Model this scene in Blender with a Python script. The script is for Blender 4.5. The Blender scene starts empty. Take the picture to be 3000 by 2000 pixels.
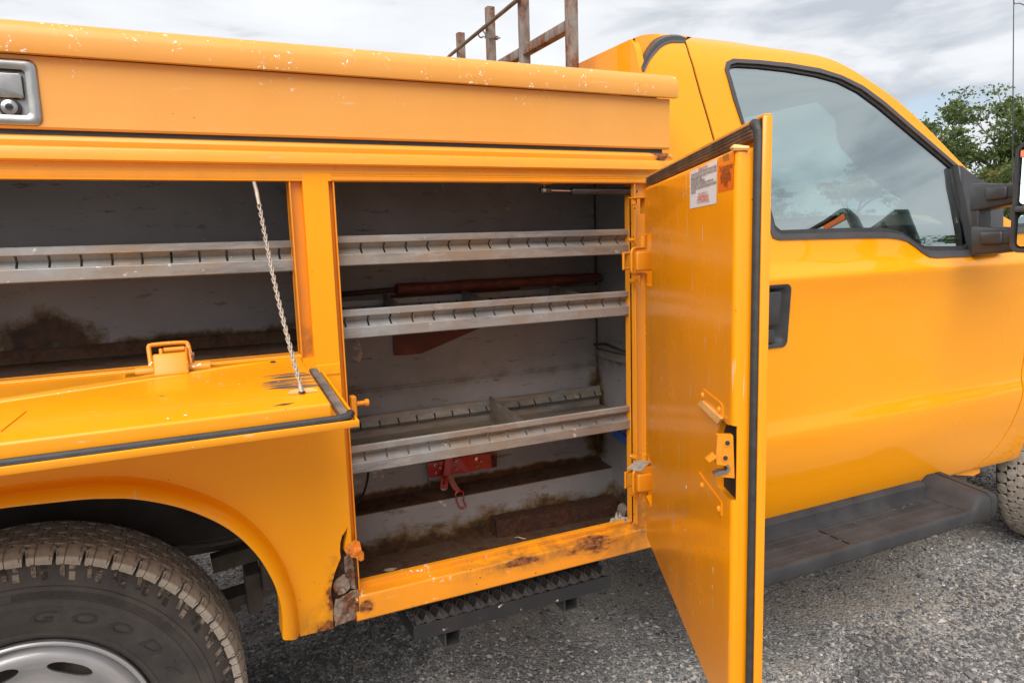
import bpy, bmesh, math, random
from mathutils import Vector, Matrix, noise
random.seed(7)
R_ = math.radians
SC = bpy.context.scene
COL = SC.collection
# ------------------------------------------------------------------ camera
CAM = Vector((0.0, -1.6, 1.38))
RT = Vector((0.90453118, -0.42527967, -0.03099259))
DN = Vector((-0.08649257, -0.11181792, -0.98995747))
FW = Vector((0.41754326, 0.89812803, -0.13792633))
FPX = 2087.458
cd = bpy.data.cameras.new('camera'); cam = bpy.data.objects.new('camera', cd); COL.objects.link(cam)
cd.sensor_width = 36; cd.lens = FPX/3000*36; cd.clip_start = 0.05; cd.clip_end = 3000
m = Matrix((( RT.x, -DN.x, -FW.x, CAM.x), (RT.y, -DN.y, -FW.y, CAM.y), (RT.z, -DN.z, -FW.z, CAM.z), (0, 0, 0, 1)))
cam.matrix_world = m
SC.camera = cam
# ------------------------------------------------------------------ world, sun, exposure
SUN_EL, SUN_AZ = 50.0, 222.0          # azimuth measured from +Y clockwise: the sun stands behind and left of the viewer
w = bpy.data.worlds.new('World'); SC.world = w; w.use_nodes = True
nt = w.node_tree; nt.nodes.clear()
def wn(t, **k):
    n = nt.nodes.new(t)
    for a, b in k.items(): setattr(n, a, b)
    return n
sky = wn('ShaderNodeTexSky', sky_type='NISHITA', sun_disc=False)
sky.sun_elevation = R_(SUN_EL); sky.sun_rotation = R_(SUN_AZ)
bg1 = wn('ShaderNodeBackground'); bg1.inputs[1].default_value = 0.12
bg2 = wn('ShaderNodeBackground'); bg2.inputs[1].default_value = 1.0
mix = wn('ShaderNodeMixShader'); out = wn('ShaderNodeOutputWorld')
tc = wn('ShaderNodeTexCoord'); sep = wn('ShaderNodeSeparateXYZ')
nt.links.new(tc.outputs['Generated'], sep.inputs[0])
def wm(op, a, b=None, c=None):
    n = wn('ShaderNodeMath', operation=op)
    for i, v in enumerate((a, b, c)):
        if v is None: continue
        if isinstance(v, (int, float)): n.inputs[i].default_value = v
        else: nt.links.new(v, n.inputs[i])
    return n.outputs[0]
zc = wm('ADD', wm('MAXIMUM', sep.outputs[2], 0.0), 0.22)
cx = wm('DIVIDE', sep.outputs[0], zc); cy = wm('DIVIDE', sep.outputs[1], zc)
comb = wn('ShaderNodeCombineXYZ'); nt.links.new(cx, comb.inputs[0]); nt.links.new(cy, comb.inputs[1])
def wnoise(scale, detail, rough, loc, dist=0.0, st=(1, 1, 1)):
    mp = wn('ShaderNodeMapping'); mp.inputs['Location'].default_value = loc; mp.inputs['Scale'].default_value = st
    nt.links.new(tc.outputs['Generated'], mp.inputs[0])
    n = wn('ShaderNodeTexNoise'); n.inputs['Scale'].default_value = scale; n.inputs['Detail'].default_value = detail
    n.inputs['Roughness'].default_value = rough; n.inputs['Distortion'].default_value = dist
    nt.links.new(mp.outputs[0], n.inputs[0]); return n.outputs[0]
n1 = wnoise(2.3, 7, 0.52, (3.1, 1.7, 0), 0.3, (0.8, 1.0, 2.8))
n3 = wnoise(6.0, 6, 0.55, (1.3, 8.2, 3), 0.5, (0.8, 1.0, 3.2))
n1 = wm('ADD', wm('MULTIPLY', n1, 0.62), wm('MULTIPLY', n3, 0.38))
n2 = wnoise(3.4, 4, 0.5, (7.3, 2.2, 1), 0.3, (0.8, 1.0, 3.5))
cr = wn('ShaderNodeValToRGB'); nt.links.new(n1, cr.inputs[0])
e = cr.color_ramp.elements
e[0].position = 0.39; e[0].color = (0.41, 0.44, 0.485, 1)
e[1].position = 0.57; e[1].color = (0.705, 0.715, 0.73, 1)
x = e.new(0.475); x.color = (0.635, 0.65, 0.675, 1)
nt.links.new(cr.outputs[0], bg2.inputs[0])
hole = wn('ShaderNodeMapRange'); nt.links.new(n2, hole.inputs[0])
hole.inputs[1].default_value = 0.27; hole.inputs[2].default_value = 0.37; hole.inputs[3].default_value = 0.55; hole.inputs[4].default_value = 0.97
nt.links.new(sky.outputs[0], bg1.inputs[0])
nt.links.new(hole.outputs[0], mix.inputs[0]); nt.links.new(bg1.outputs[0], mix.inputs[1]); nt.links.new(bg2.outputs[0], mix.inputs[2])
nt.links.new(mix.outputs[0], out.inputs[0])
sd_ = bpy.data.lights.new('sun', 'SUN'); sun = bpy.data.objects.new('sun', sd_); COL.objects.link(sun)
sd_.energy = 3.1; sd_.angle = R_(60); sd_.color = (1.0, 0.96, 0.90)
sdir = Vector((math.sin(R_(SUN_AZ))*math.cos(R_(SUN_EL)), math.cos(R_(SUN_AZ))*math.cos(R_(SUN_EL)), math.sin(R_(SUN_EL))))
sun.rotation_euler = sdir.to_track_quat('Z', 'Y').to_euler()
vs = SC.view_settings; vs.view_transform = 'Standard'; vs.look = 'None'; vs.gamma = 1; vs.use_curve_mapping = False
vs.exposure = 0.50
# ------------------------------------------------------------------ surveying helpers (rays of the photograph met with real planes)
def ray(px, py): return RT*((px-1500)/FPX) + DN*((py-1000)/FPX) + FW
def onY(px, py, Y): d = ray(px, py); return CAM + d*((Y-CAM.y)/d.y)
def onX(px, py, X): d = ray(px, py); return CAM + d*((X-CAM.x)/d.x)
def onZ(px, py, Z): d = ray(px, py); return CAM + d*((Z-CAM.z)/d.z)
def onP(px, py, P, n): d = ray(px, py); return CAM + d*((P-CAM).dot(n)/d.dot(n))
# ------------------------------------------------------------------ object helpers
WMX = {}
def link(o, parent=None, mw=None):
    COL.objects.link(o)
    mw = mw or Matrix.Identity(4)
    WMX[o.name] = mw
    if parent is not None:
        o.parent = parent; o.matrix_parent_inverse = WMX[parent.name].inverted()
    o.matrix_basis = mw
    return o
def tag(o, label=None, cat=None, group=None, kind=None):
    if label: o['label'] = label
    if cat: o['category'] = cat
    if group: o['group'] = group
    if kind: o['kind'] = kind
    return o
def empty(name, loc, label, cat, group=None):
    o = bpy.data.objects.new(name, None); link(o, None, Matrix.Translation(loc)); return tag(o, label, cat, group)
def shade(me, ang=35):
    me.polygons.foreach_set('use_smooth', [True]*len(me.polygons))
    me.set_sharp_from_angle(angle=R_(ang))
def mk(name, verts, faces, mat, parent=None, mw=None, ang=35, mi=None):
    me = bpy.data.meshes.new(name); me.from_pydata([tuple(v) for v in verts], [], faces)
    if not isinstance(mat, (list, tuple)): mat = [mat]
    for q in mat: me.materials.append(q)
    if mi: me.polygons.foreach_set('material_index', mi)
    me.update(); shade(me, ang)
    o = bpy.data.objects.new(name, me); return link(o, parent, mw)
def mkbm(name, bm, mat, parent=None, mw=None, ang=35, recalc=True):
    if recalc: bmesh.ops.recalc_face_normals(bm, faces=bm.faces)
    me = bpy.data.meshes.new(name); bm.to_mesh(me); bm.free()
    if not isinstance(mat, (list, tuple)): mat = [mat]
    for q in mat: me.materials.append(q)
    shade(me, ang); o = bpy.data.objects.new(name, me); return link(o, parent, mw)
def inst(name, src, parent, mw):
    o = bpy.data.objects.new(name, src.data); return link(o, parent, mw)
def bbox(bm, x0, x1, y0, y1, z0, z1, bev=0.0, seg=2, M=None, mi=0):
    vs_ = [bm.verts.new(p) for p in ((x0,y0,z0),(x1,y0,z0),(x1,y1,z0),(x0,y1,z0),(x0,y0,z1),(x1,y0,z1),(x1,y1,z1),(x0,y1,z1))]
    fs = [bm.faces.new([vs_[i] for i in f]) for f in ((0,3,2,1),(4,5,6,7),(0,1,5,4),(1,2,6,5),(2,3,7,6),(3,0,4,7))]
    for f in fs: f.material_index = mi
    if bev > 0:
        ed = list({e for f in fs for e in f.edges})
        r = bmesh.ops.bevel(bm, geom=ed, offset=bev, segments=seg, affect='EDGES', profile=0.5)
        vv = {v for f in r['faces'] for v in f.verts} | {v for v in vs_ if v.is_valid}
    else: vv = set(vs_)
    if M is not None:
        allv = set(); st = [v for v in vv if v.is_valid]
        while st:
            v = st.pop()
            if v in allv: continue
            allv.add(v); st += [e.other_vert(v) for e in v.link_edges]
        for v in allv: v.co = M @ v.co
    return bm
def box(name, x0, x1, y0, y1, z0, z1, mat, parent=None, bev=0.0, seg=2, mw=None):
    bm = bmesh.new(); bbox(bm, x0, x1, y0, y1, z0, z1, bev, seg); return mkbm(name, bm, mat, parent, mw)
def btube(bm, pts, r, n=8, closed=False, caps=True, mi=0):
    pts = [Vector(p) for p in pts]; N = len(pts); rings = []
    rr = r if isinstance(r, (list, tuple)) else [r]*N
    t0 = (pts[1]-pts[0]).normalized()
    up = Vector((0,0,1)) if abs(t0.z) < 0.9 else Vector((1,0,0))
    for i, p in enumerate(pts):
        if closed: t = (pts[(i+1)%N]-pts[i-1])
        else: t = pts[min(i+1,N-1)]-pts[max(i-1,0)]
        t.normalize()
        a = t.cross(up)
        if a.length < 1e-4: a = t.cross(Vector((0,1,0)))
        a.normalize(); b = a.cross(t); b.normalize(); up = b
        rings.append([bm.verts.new(p + (a*math.cos(2*math.pi*k/n) + b*math.sin(2*math.pi*k/n))*rr[i]) for k in range(n)])
    for i in range(N if closed else N-1):
        A, B = rings[i], rings[(i+1)%N]
        for k in range(n):
            f = bm.faces.new((A[k], A[(k+1)%n], B[(k+1)%n], B[k])); f.material_index = mi
    if caps and not closed:
        bm.faces.new(rings[0][::-1]).material_index = mi; bm.faces.new(rings[-1]).material_index = mi
def thick(bm, v):
    g = bmesh.ops.extrude_face_region(bm, geom=bm.faces[:])
    for q in g['geom']:
        if isinstance(q, bmesh.types.BMVert): q.co += Vector(v)
def tube(name, pts, r, mat, parent=None, n=8, closed=False, mw=None):
    bm = bmesh.new(); btube(bm, pts, r, n, closed); return mkbm(name, bm, mat, parent, mw, 50)
def bloft(bm, prof, axis_pts, closed=True, caps=True, mi=0):
    """prof: 2D points; axis_pts: list of functions/offset frames (origin, ex, ey)"""
    rings = []
    for (o, ex, ey) in axis_pts:
        rings.append([bm.verts.new(Vector(o) + Vector(ex)*p[0] + Vector(ey)*p[1]) for p in prof])
    n = len(prof)
    for i in range(len(rings)-1):
        for k in range(n if closed else n-1):
            f = bm.faces.new((rings[i][k], rings[i][(k+1)%n], rings[i+1][(k+1)%n], rings[i+1][k])); f.material_index = mi
    if caps and closed:
        bm.faces.new(rings[0][::-1]).material_index = mi; bm.faces.new(rings[-1]).material_index = mi
def extr(name, prof, x0, x1, mat, parent=None, closed=True, nseg=1, ang=35, mw=None):
    """extrude a (y, z) profile along X"""
    bm = bmesh.new()
    bloft(bm, prof, [((x0+(x1-x0)*i/nseg, 0, 0), (0,1,0), (0,0,1)) for i in range(nseg+1)], closed)
    return mkbm(name, bm, mat, parent, mw, ang)
def prism_bm(poly, y0, y1):
    bm = bmesh.new()
    a = [bm.verts.new((p[0], y0, p[1])) for p in poly]; b = [bm.verts.new((p[0], y1, p[1])) for p in poly]
    n = len(poly); bm.faces.new(a); bm.faces.new(b[::-1])
    for i in range(n): bm.faces.new((a[i], b[i], b[(i+1)%n], a[(i+1)%n]))
    bmesh.ops.recalc_face_normals(bm, faces=bm.faces); return bm
def tmp(bm):
    me = bpy.data.meshes.new('tmp'); bm.to_mesh(me); bm.free(); o = bpy.data.objects.new('tmp', me); COL.objects.link(o); return o
def boolean(o, ops, ang=35):
    """ops: list of (operation, bmesh)"""
    cs = []
    for op, bm in ops:
        c = tmp(bm); cs.append(c); md = o.modifiers.new('b', 'BOOLEAN'); md.operation = op; md.solver = 'EXACT'; md.object = c
    dg = bpy.context.evaluated_depsgraph_get(); dg.update()
    me = bpy.data.meshes.new_from_object(o.evaluated_get(dg)); o.modifiers.clear()
    old = o.data; o.data = me; bpy.data.meshes.remove(old)
    for c in cs: mm = c.data; bpy.data.objects.remove(c); bpy.data.meshes.remove(mm)
    shade(me, ang); return o
def text_obj(name, body, size, mat, parent, mw, ext=0.0, warp=None, shear=0.0, bold=0.0, align='CENTER', parent_kind=None):
    cu = bpy.data.curves.new(name, 'FONT'); cu.body = body; cu.size = size; cu.extrude = ext; cu.shear = shear; cu.offset = bold
    cu.align_x = align; cu.resolution_u = 2
    t = bpy.data.objects.new('tmpt', cu); COL.objects.link(t)
    dg = bpy.context.evaluated_depsgraph_get(); dg.update()
    me = bpy.data.meshes.new_from_object(t.evaluated_get(dg)); bpy.data.objects.remove(t)
    if warp:
        for v in me.vertices: v.co = warp(v.co)
    me.materials.clear(); me.materials.append(mat)
    o = bpy.data.objects.new(name, me); return link(o, parent, mw)
def spline(pts, n=8, closed=False):
    """Catmull-Rom through the points"""
    P = [Vector(p) for p in pts]; N = len(P); out_ = []
    rng = range(N if closed else N-1)
    for i in rng:
        p0 = P[i-1] if (i > 0 or closed) else P[0]*2-P[1]
        p1 = P[i]; p2 = P[(i+1)%N]
        p3 = P[(i+2)%N] if (i+2 < N or closed) else p2*2-p1
        for k in range(n):
            t = k/n
            out_.append(0.5*((2*p1)+(p2-p0)*t+(2*p0-5*p1+4*p2-p3)*t*t+(3*p1-p0-3*p2+p3)*t*t*t))
    if not closed: out_.append(P[-1])
    return out_
# ------------------------------------------------------------------ materials
class NT:
    def __init__(s, name):
        s.m = bpy.data.materials.new(name); s.m.use_nodes = True; s.t = s.m.node_tree; s.t.nodes.clear()
        s.out = s.n('ShaderNodeOutputMaterial'); s.co = s.n('ShaderNodeTexCoord').outputs['Object']
        s.sep = None
    def n(s, typ, **k):
        q = s.t.nodes.new(typ)
        for a, b in k.items(): setattr(q, a, b)
        return q
    def L(s, a, b): s.t.links.new(a, b)
    def set(s, inp, v):
        if isinstance(v, (int, float, tuple, list)):
            if isinstance(v, (tuple, list)) and len(v) == 3 and len(inp.default_value) == 4: v = (*v, 1)
            inp.default_value = v
        else: s.L(v, inp)
    def math(s, op, a, b=0.0, clamp=False):
        q = s.n('ShaderNodeMath', operation=op, use_clamp=clamp); s.set(q.inputs[0], a); s.set(q.inputs[1], b); return q.outputs[0]
    def rng(s, v, lo, hi, a=0.0, b=1.0, smooth=False):
        q = s.n('ShaderNodeMapRange'); 
        if smooth: q.interpolation_type = 'SMOOTHSTEP'
        s.set(q.inputs[0], v)
        for i, k in enumerate((lo, hi, a, b)): q.inputs[1+i].default_value = k
        return q.outputs[0]
    def noise(s, scale, detail=3, rough=0.55, st=(1,1,1), loc=(0,0,0), dist=0.0):
        mp = s.n('ShaderNodeMapping'); s.L(s.co, mp.inputs[0]); mp.inputs['Scale'].default_value = st; mp.inputs['Location'].default_value = loc
        q = s.n('ShaderNodeTexNoise'); s.L(mp.outputs[0], q.inputs[0]); q.inputs['Scale'].default_value = scale
        q.inputs['Detail'].default_value = detail; q.inputs['Roughness'].default_value = rough; q.inputs['Distortion'].default_value = dist
        return q.outputs[0]
    def voro(s, scale, feature='F1', out_='Distance', st=(1,1,1), loc=(0,0,0), rand=1.0):
        mp = s.n('ShaderNodeMapping'); s.L(s.co, mp.inputs[0]); mp.inputs['Scale'].default_value = st; mp.inputs['Location'].default_value = loc
        q = s.n('ShaderNodeTexVoronoi', feature=feature); s.L(mp.outputs[0], q.inputs[0]); q.inputs['Scale'].default_value = scale
        q.inputs['Randomness'].default_value = rand
        return q.outputs[out_]
    def xyz(s):
        if s.sep is None:
            s.sep = s.n('ShaderNodeSeparateXYZ'); s.L(s.co, s.sep.inputs[0])
        return s.sep.outputs
    def mix(s, f, a, b):
        q = s.n('ShaderNodeMix', data_type='RGBA'); s.set(q.inputs[0], f); s.set(q.inputs[6], a); s.set(q.inputs[7], b); return q.outputs[2]
    def mixf(s, f, a, b):
        q = s.n('ShaderNodeMix', data_type='FLOAT'); s.set(q.inputs[0], f); s.set(q.inputs[2], a); s.set(q.inputs[3], b); return q.outputs[0]
    def dist(s, p, sc=(1,1,1)):
        mp = s.n('ShaderNodeMapping'); s.L(s.co, mp.inputs[0]); mp.inputs['Scale'].default_value = sc
        mp.inputs['Location'].default_value = tuple(-a*b for a, b in zip(p, sc))
        q = s.n('ShaderNodeVectorMath', operation='LENGTH'); s.L(mp.outputs[0], q.inputs[0]); return q.outputs['Value']
    def spots(s, L_):
        """soft blobs: (x,y,z,r[,sx,sy,sz])"""
        v = None
        for q in L_:
            d = s.rng(s.dist(q[:3], q[4:7] if len(q) > 4 else (1,1,1)), q[3]*0.35, q[3], 1.0, 0.0)
            v = d if v is None else s.math('MAXIMUM', v, d)
        return v
    def bsdf(s, col, rough=0.5, metal=0.0, coat=0.0, coatr=0.05, bump=None, bstr=0.3, bdist=0.002, spec=0.5, ior=None):
        b = s.n('ShaderNodeBsdfPrincipled'); s.set(b.inputs['Base Color'], col); s.set(b.inputs['Roughness'], rough)
        s.set(b.inputs['Metallic'], metal); s.set(b.inputs['Coat Weight'], coat); b.inputs['Coat Roughness'].default_value = coatr
        b.inputs['Specular IOR Level'].default_value = spec
        if bump is not None:
            q = s.n('ShaderNodeBump'); q.inputs['Strength'].default_value = bstr; q.inputs['Distance'].default_value = bdist
            s.L(bump, q.inputs['Height']); s.L(q.outputs[0], b.inputs['Normal'])
        s.L(b.outputs[0], s.out.inputs[0]); s.b = b; return s.m
def simple(name, col, rough=0.5, metal=0.0, coat=0.0, var=0.15, scale=12, bump=0.0, bscale=200, spec=0.5):
    k = NT(name); nz = k.noise(scale, 4, 0.6)
    c = k.mix(k.rng(nz, 0.3, 0.7), tuple(v*(1-var) for v in col), tuple(min(1, v*(1+var)) for v in col))
    rr = k.rng(k.noise(scale*2, 3), 0.3, 0.7, max(0, rough-0.06), min(1, rough+0.06))
    return k.bsdf(c, rr, metal, coat, bump=k.noise(bscale, 3) if bump else None, bstr=bump, spec=spec)
RUST_D = (0.060, 0.020, 0.007); RUST_O = (0.30, 0.095, 0.018); DIRT = (0.16, 0.10, 0.05)
def paint(name, base, faded=None, rough=0.35, coat=0.3, coatr=0.08, chips=None, scuff=None, dirt=0.15, rust=None, rustw=0.5, specks=0.0, spec=0.5, scr=None, marks=None, markcol=(0.05,0.035,0.02), peel=0.0, grime=None, rstr=1.0, scuffw=0.55):
    k = NT(name)
    c = k.mix(k.rng(k.noise(1.8, 4, 0.6), 0.35, 0.7), base, faded or tuple(v*0.93 for v in base))
    c = k.mix(k.math('MULTIPLY', k.rng(k.noise(6, 5, 0.65, (1,1,0.35)), 0.45, 0.8), dirt), c, DIRT)
    rg = k.rng(k.noise(9, 4), 0.3, 0.7, rough-0.04, rough+0.08)
    if grime:      # soft grime following given blobs, broken by noise
        g = k.math('MULTIPLY', k.spots(grime), k.rng(k.noise(28, 6, 0.7), 0.35, 0.65)); c = k.mix(k.math('MULTIPLY', g, 0.75), c, (0.13,0.075,0.03))
    if scuff:      # pale long scratches
        for i, st in enumerate(scuff):
            s_ = k.rng(k.noise(14+3*i, 3, 0.6, st, (i*3.1, 1.3*i, 0.7)), 0.685, 0.73); c = k.mix(k.math('MULTIPLY', s_, scuffw), c, (0.66,0.46,0.26))
    if marks:      # dark rubbed streaks in given places
        for (sp, st, lo, hi) in marks:
            v = k.math('ADD', k.noise(10, 4, 0.6, st), k.math('SUBTRACT', k.math('MULTIPLY', k.spots(sp), 0.55), 0.55))
            c = k.mix(k.rng(v, lo, hi), c, markcol)
    if specks > 0: # tiny dark dots
        s_ = k.rng(k.voro(38, st=(1,1,1), loc=(.3,.2,.1)), 0.05*specks, 0.09*specks, 1, 0)
        s2 = k.rng(k.noise(6, 2), 0.52, 0.56)
        c = k.mix(k.math('MULTIPLY', s_, s2), c, (0.06,0.02,0.008))
    if chips:      # chipped to white primer: list of (blobs or None, threshold)
        for (sp, lo, sc) in chips:
            v = k.noise(sc, 3, 0.55, (1,1,1), (5.2,1.1,0.4), 0.6)
            v2 = k.noise(sc*0.12, 2, 0.5, (1,1,1), (1.2,3.1,0.4))
            v = k.math('MULTIPLY', k.rng(v, lo, lo+0.015), k.rng(v2, 0.52, 0.58))
            if sp: v = k.math('MULTIPLY', v, k.rng(k.spots(sp), 0.05, 0.4))
            c = k.mix(v, c, (0.85,0.80,0.74)); rg = k.mixf(v, rg, 0.6)
    if rust:
        v = k.math('ADD', k.noise(22, 7, 0.72, (rstr,1,1), (2.2,0.1,0.9)), k.math('SUBTRACT', k.math('MULTIPLY', k.spots(rust), rustw), rustw))
        halo = k.rng(v, 0.32, 0.47); core = k.rng(v, 0.44, 0.52)
        c = k.mix(k.math('MULTIPLY', halo, 0.55), c, (0.38,0.13,0.02)); c = k.mix(core, c, k.mix(k.rng(k.noise(60, 5, 0.7), 0.4, 0.6), RUST_D, RUST_O)); rg = k.mixf(core, rg, 0.85)
    m_ = k.bsdf(c, rg, 0.0, coat, coatr, bump=k.noise(260, 2), bstr=peel or 0.03, bdist=0.0008, spec=spec)
    # gentle waviness of pressed sheet metal
    q = k.n('ShaderNodeBump'); q.inputs['Strength'].default_value = 0.35; q.inputs['Distance'].default_value = 0.006
    k.L(k.noise(3.2, 2, 0.4, (1,1,1), (4.4,2.2,7.1)), q.inputs['Height'])
    bn = [n for n in k.t.nodes if n.type == 'BUMP' and n != q][0]; k.L(q.outputs[0], bn.inputs['Normal']); k.L(bn.outputs[0], k.b.inputs['Coat Normal'])
    if rust: q.inputs['Strength'].default_value = 0.5
    return m_
YEL = (0.86, 0.30, 0.0)
M = {}
M['lid'] = paint('faded_yellow_paint', (0.71,0.318,0.060), (0.72,0.298,0.038), 0.45, 0.08, 0.2, chips=[([( -0.2,0,1.80,0.5,1,1,5),(0.5,0,1.80,0.6,1,1,5),(1.0,0,1.79,0.35,1,1,5),(-.9,0,1.8,.5,1,1,5)],0.642,130),(None,0.75,80)], scuff=[(0.5,1,6)], specks=0.55, dirt=0.08, peel=0.06)
M['rail'] = paint('rail_yellow_paint', (0.80,0.322,0.022), (0.80,0.308,0.012), 0.38, 0.2, 0.15, specks=0.6, dirt=0.12, rust=[(1.20,0,1.60,0.05)], rustw=0.3, scuff=[(0.4,1,8)])
M['side'] = paint('side_yellow_paint', (0.88,0.338,0.0), (0.86,0.333,0.004), 0.36, 0.15, 0.12, specks=0.6, dirt=0.03, spec=0.25, scuff=[(8,1,0.35)],
    rust=[(0.272,0,0.59,0.075,1.7,1,0.6),(0.262,0,0.50,0.07,1,1,1)], rustw=0.42, grime=[(0.25,0,0.47,0.12),(0.24,0.02,1.3,0.02,1,1,0.05)])
M['jamb'] = paint('jamb_yellow_paint', (0.82,0.295,0.002), None, 0.38, 0.2, 0.12, specks=0.8, dirt=0.3, grime=[(0.25,0.02,1.17,0.05),(1.15,0.02,0.58,0.07),(0.32,0.02,0.57,0.05)])
M['sill'] = paint('sill_yellow_paint', (0.84,0.300,0.002), (0.82,0.29,0.012), 0.36, 0.2, 0.12, specks=1.1, dirt=0.25,
    rust=[(0.97,0,0.545,0.13,0.7,1,2.3),(0.75,0,0.55,0.12,1,1,5),(0.34,0,0.53,0.04)], rustw=0.44, rstr=0.35, scuff=[(0.6,1,5)],
    chips=[([(0.5,0,0.55,0.25,1,1,5)],0.62,70)], grime=[(1.10,0,0.56,0.10),(0.8,0,0.555,0.3,1,1,8)])
M['lip'] = paint('worn_lip_paint', (0.82,0.29,0.01), None, 0.45, 0.0, 0.1, specks=1.3, dirt=0.35)
M['inner'] = paint('door_inner_paint', (0.88,0.302,0.0), (0.86,0.295,0.001), 0.22, 0.10, 0.05, specks=0.9, dirt=0.12, scuff=[(7,7,0.35),(5,5,0.8),(3,3,0.3)], scuffw=0.8, peel=0.03, spec=0.4, chips=[([(0.6,0.04,0.75,0.25),(0.3,0.04,1.1,0.15)],0.70,60)])
M['doorskin'] = paint('door_skin_paint', YEL, None, 0.25, 0.4, 0.06, specks=0.5, dirt=0.08)
M['fold'] = paint('fold_door_paint', (0.86,0.318,0.0), (0.86,0.325,0.004), 0.30, 0.22, 0.08, specks=0.8, dirt=0.14, scuff=[(1.0,5,3),(3,1.2,3)], chips=[([(0,0.2,0,0.4)],0.70,60)],
    marks=[([(0.19,0.20,0.03,0.13,1.0,1.0,1)],(0.55,11,1),0.45,0.50),([(-0.08,0.22,0.03,0.12)],(0.8,6,1),0.60,0.63)], markcol=(0.10,0.085,0.075))
M['hinge'] = paint('hinge_yellow_paint', (0.76,0.255,0.001), None, 0.42, 0.08, 0.1, dirt=0.3, specks=0.8, chips=[(None,0.66,60)])
M['cab'] = paint('cab_glossy_yellow', (0.88,0.318,0.0), (0.88,0.322,0.0), 0.30, 0.65, 0.015, dirt=0.0, specks=0.12, spec=0.12)
for n_ in M['cab'].node_tree.nodes:
    if n_.type == 'BSDF_PRINCIPLED': n_.inputs['Coat IOR'].default_value = 1.52
def primer():
    k = NT('grey_primer_walls'); z = k.xyz()
    nlo = k.noise(2.2, 5, 0.6)
    c = k.mix(k.rng(nlo, 0.35, 0.65), (0.205,0.197,0.200), (0.290,0.280,0.284))
    c = k.mix(k.math('MULTIPLY', k.rng(k.noise(3.5, 5, 0.6, (1,1,0.6), (4,2,0)), 0.5, 0.7), 0.35), c, (0.16,0.12,0.08))
    # rust along floors and the ledge
    def band(z0, z1, amp):
        return k.math('MULTIPLY', k.rng(z[2], z0, z1, 1.0, 0.0), amp)
    hb = k.math('MULTIPLY', k.rng(z[2], 0.555, 0.645, 1.0, 0.0), 1.0)
    v = k.math('ADD', k.noise(13, 7, 0.7, (1,1,1.2)), k.math('SUBTRACT', k.math('MULTIPLY', hb, 0.52), 0.50))
    v2 = k.math('ADD', k.noise(16, 7, 0.7), k.math('SUBTRACT', k.math('MULTIPLY', k.spots([(x_, 0.335, 0.672, 0.030, 0.02, 0.8, 1) for x_ in (0.7,)]+[(1.2,0.335,0.80,0.07,1,1,0.32),(-0.28,0.33,1.16,0.13,0.8,1,1),(0.05,0.33,1.155,0.09,0.2,1,2.2),(0.27,0.3,1.16,0.07)]), 0.5), 0.46))
    v = k.math('MAXIMUM', v, v2)
    v3 = k.math('MULTIPLY', k.rng(k.noise(7, 7, 0.75, (1,1,1), (1.7,0,3)), 0.60, 0.68), k.rng(z[2], 0.66, 0.60, 0, 1))
    c = k.mix(k.math('MULTIPLY', v3, 0.7), c, (0.20,0.12,0.05))
    s4 = k.rng(k.noise(26, 7, 0.8, (0.5,1,2.2), (2,6,1)), 0.62, 0.66); c = k.mix(k.math('MULTIPLY', s4, 0.7), c, (0.05,0.045,0.04))
    c = k.mix(k.rng(v, 0.18, 0.36), c, (0.13,0.085,0.04))
    c = k.mix(k.rng(v, 0.34, 0.46), c, k.mix(k.rng(k.noise(40, 4), 0.35, 0.65), (0.028,0.014,0.007), (0.075,0.032,0.013)))
    # seam stains
    sm = k.math('ABSOLUTE', k.math('SUBTRACT', z[2], 0.985)); sv = k.math('MULTIPLY', k.rng(sm, 0.004, 0.03, 1, 0), k.rng(k.noise(9, 6, 0.7), 0.4, 0.6))
    c = k.mix(k.math('MULTIPLY', sv, 0.55), c, (0.10,0.065,0.03))
    # dark scuffs and pale scrapes
    s1 = k.rng(k.noise(9, 6, 0.75, (1.0,1.0,4.5), (3,1,2)), 0.60, 0.64); c = k.mix(k.math('MULTIPLY', s1, 0.5), c, (0.03,0.028,0.027))
    s2 = k.rng(k.noise(18, 5, 0.7, (1.2,1.2,1.0), (8,1,5)), 0.66, 0.685); c = k.mix(k.math('MULTIPLY', s2, 0.6), c, (0.42,0.38,0.33))
    sp = k.math('MULTIPLY', k.spots([(0.43,0.33,1.09,0.05,1.6,1,0.45),(0.47,0.33,0.74,0.045,1,1,0.8),(0.41,0.33,0.73,0.03),(0.62,0.25,0.645,0.04)]), 1.0)
    s3 = k.rng(k.math('ADD', k.noise(30, 5, 0.7), k.math('MULTIPLY', k.math('SUBTRACT', sp, 1.0), 0.5)), 0.50, 0.53); c = k.mix(k.math('MULTIPLY', s3, 0.8), c, (0.48,0.40,0.32))
    return k.bsdf(c, 0.55, bump=k.noise(60, 4, 0.6), bstr=0.15, bdist=0.002, spec=0.35)
M['primer'] = primer()
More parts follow.
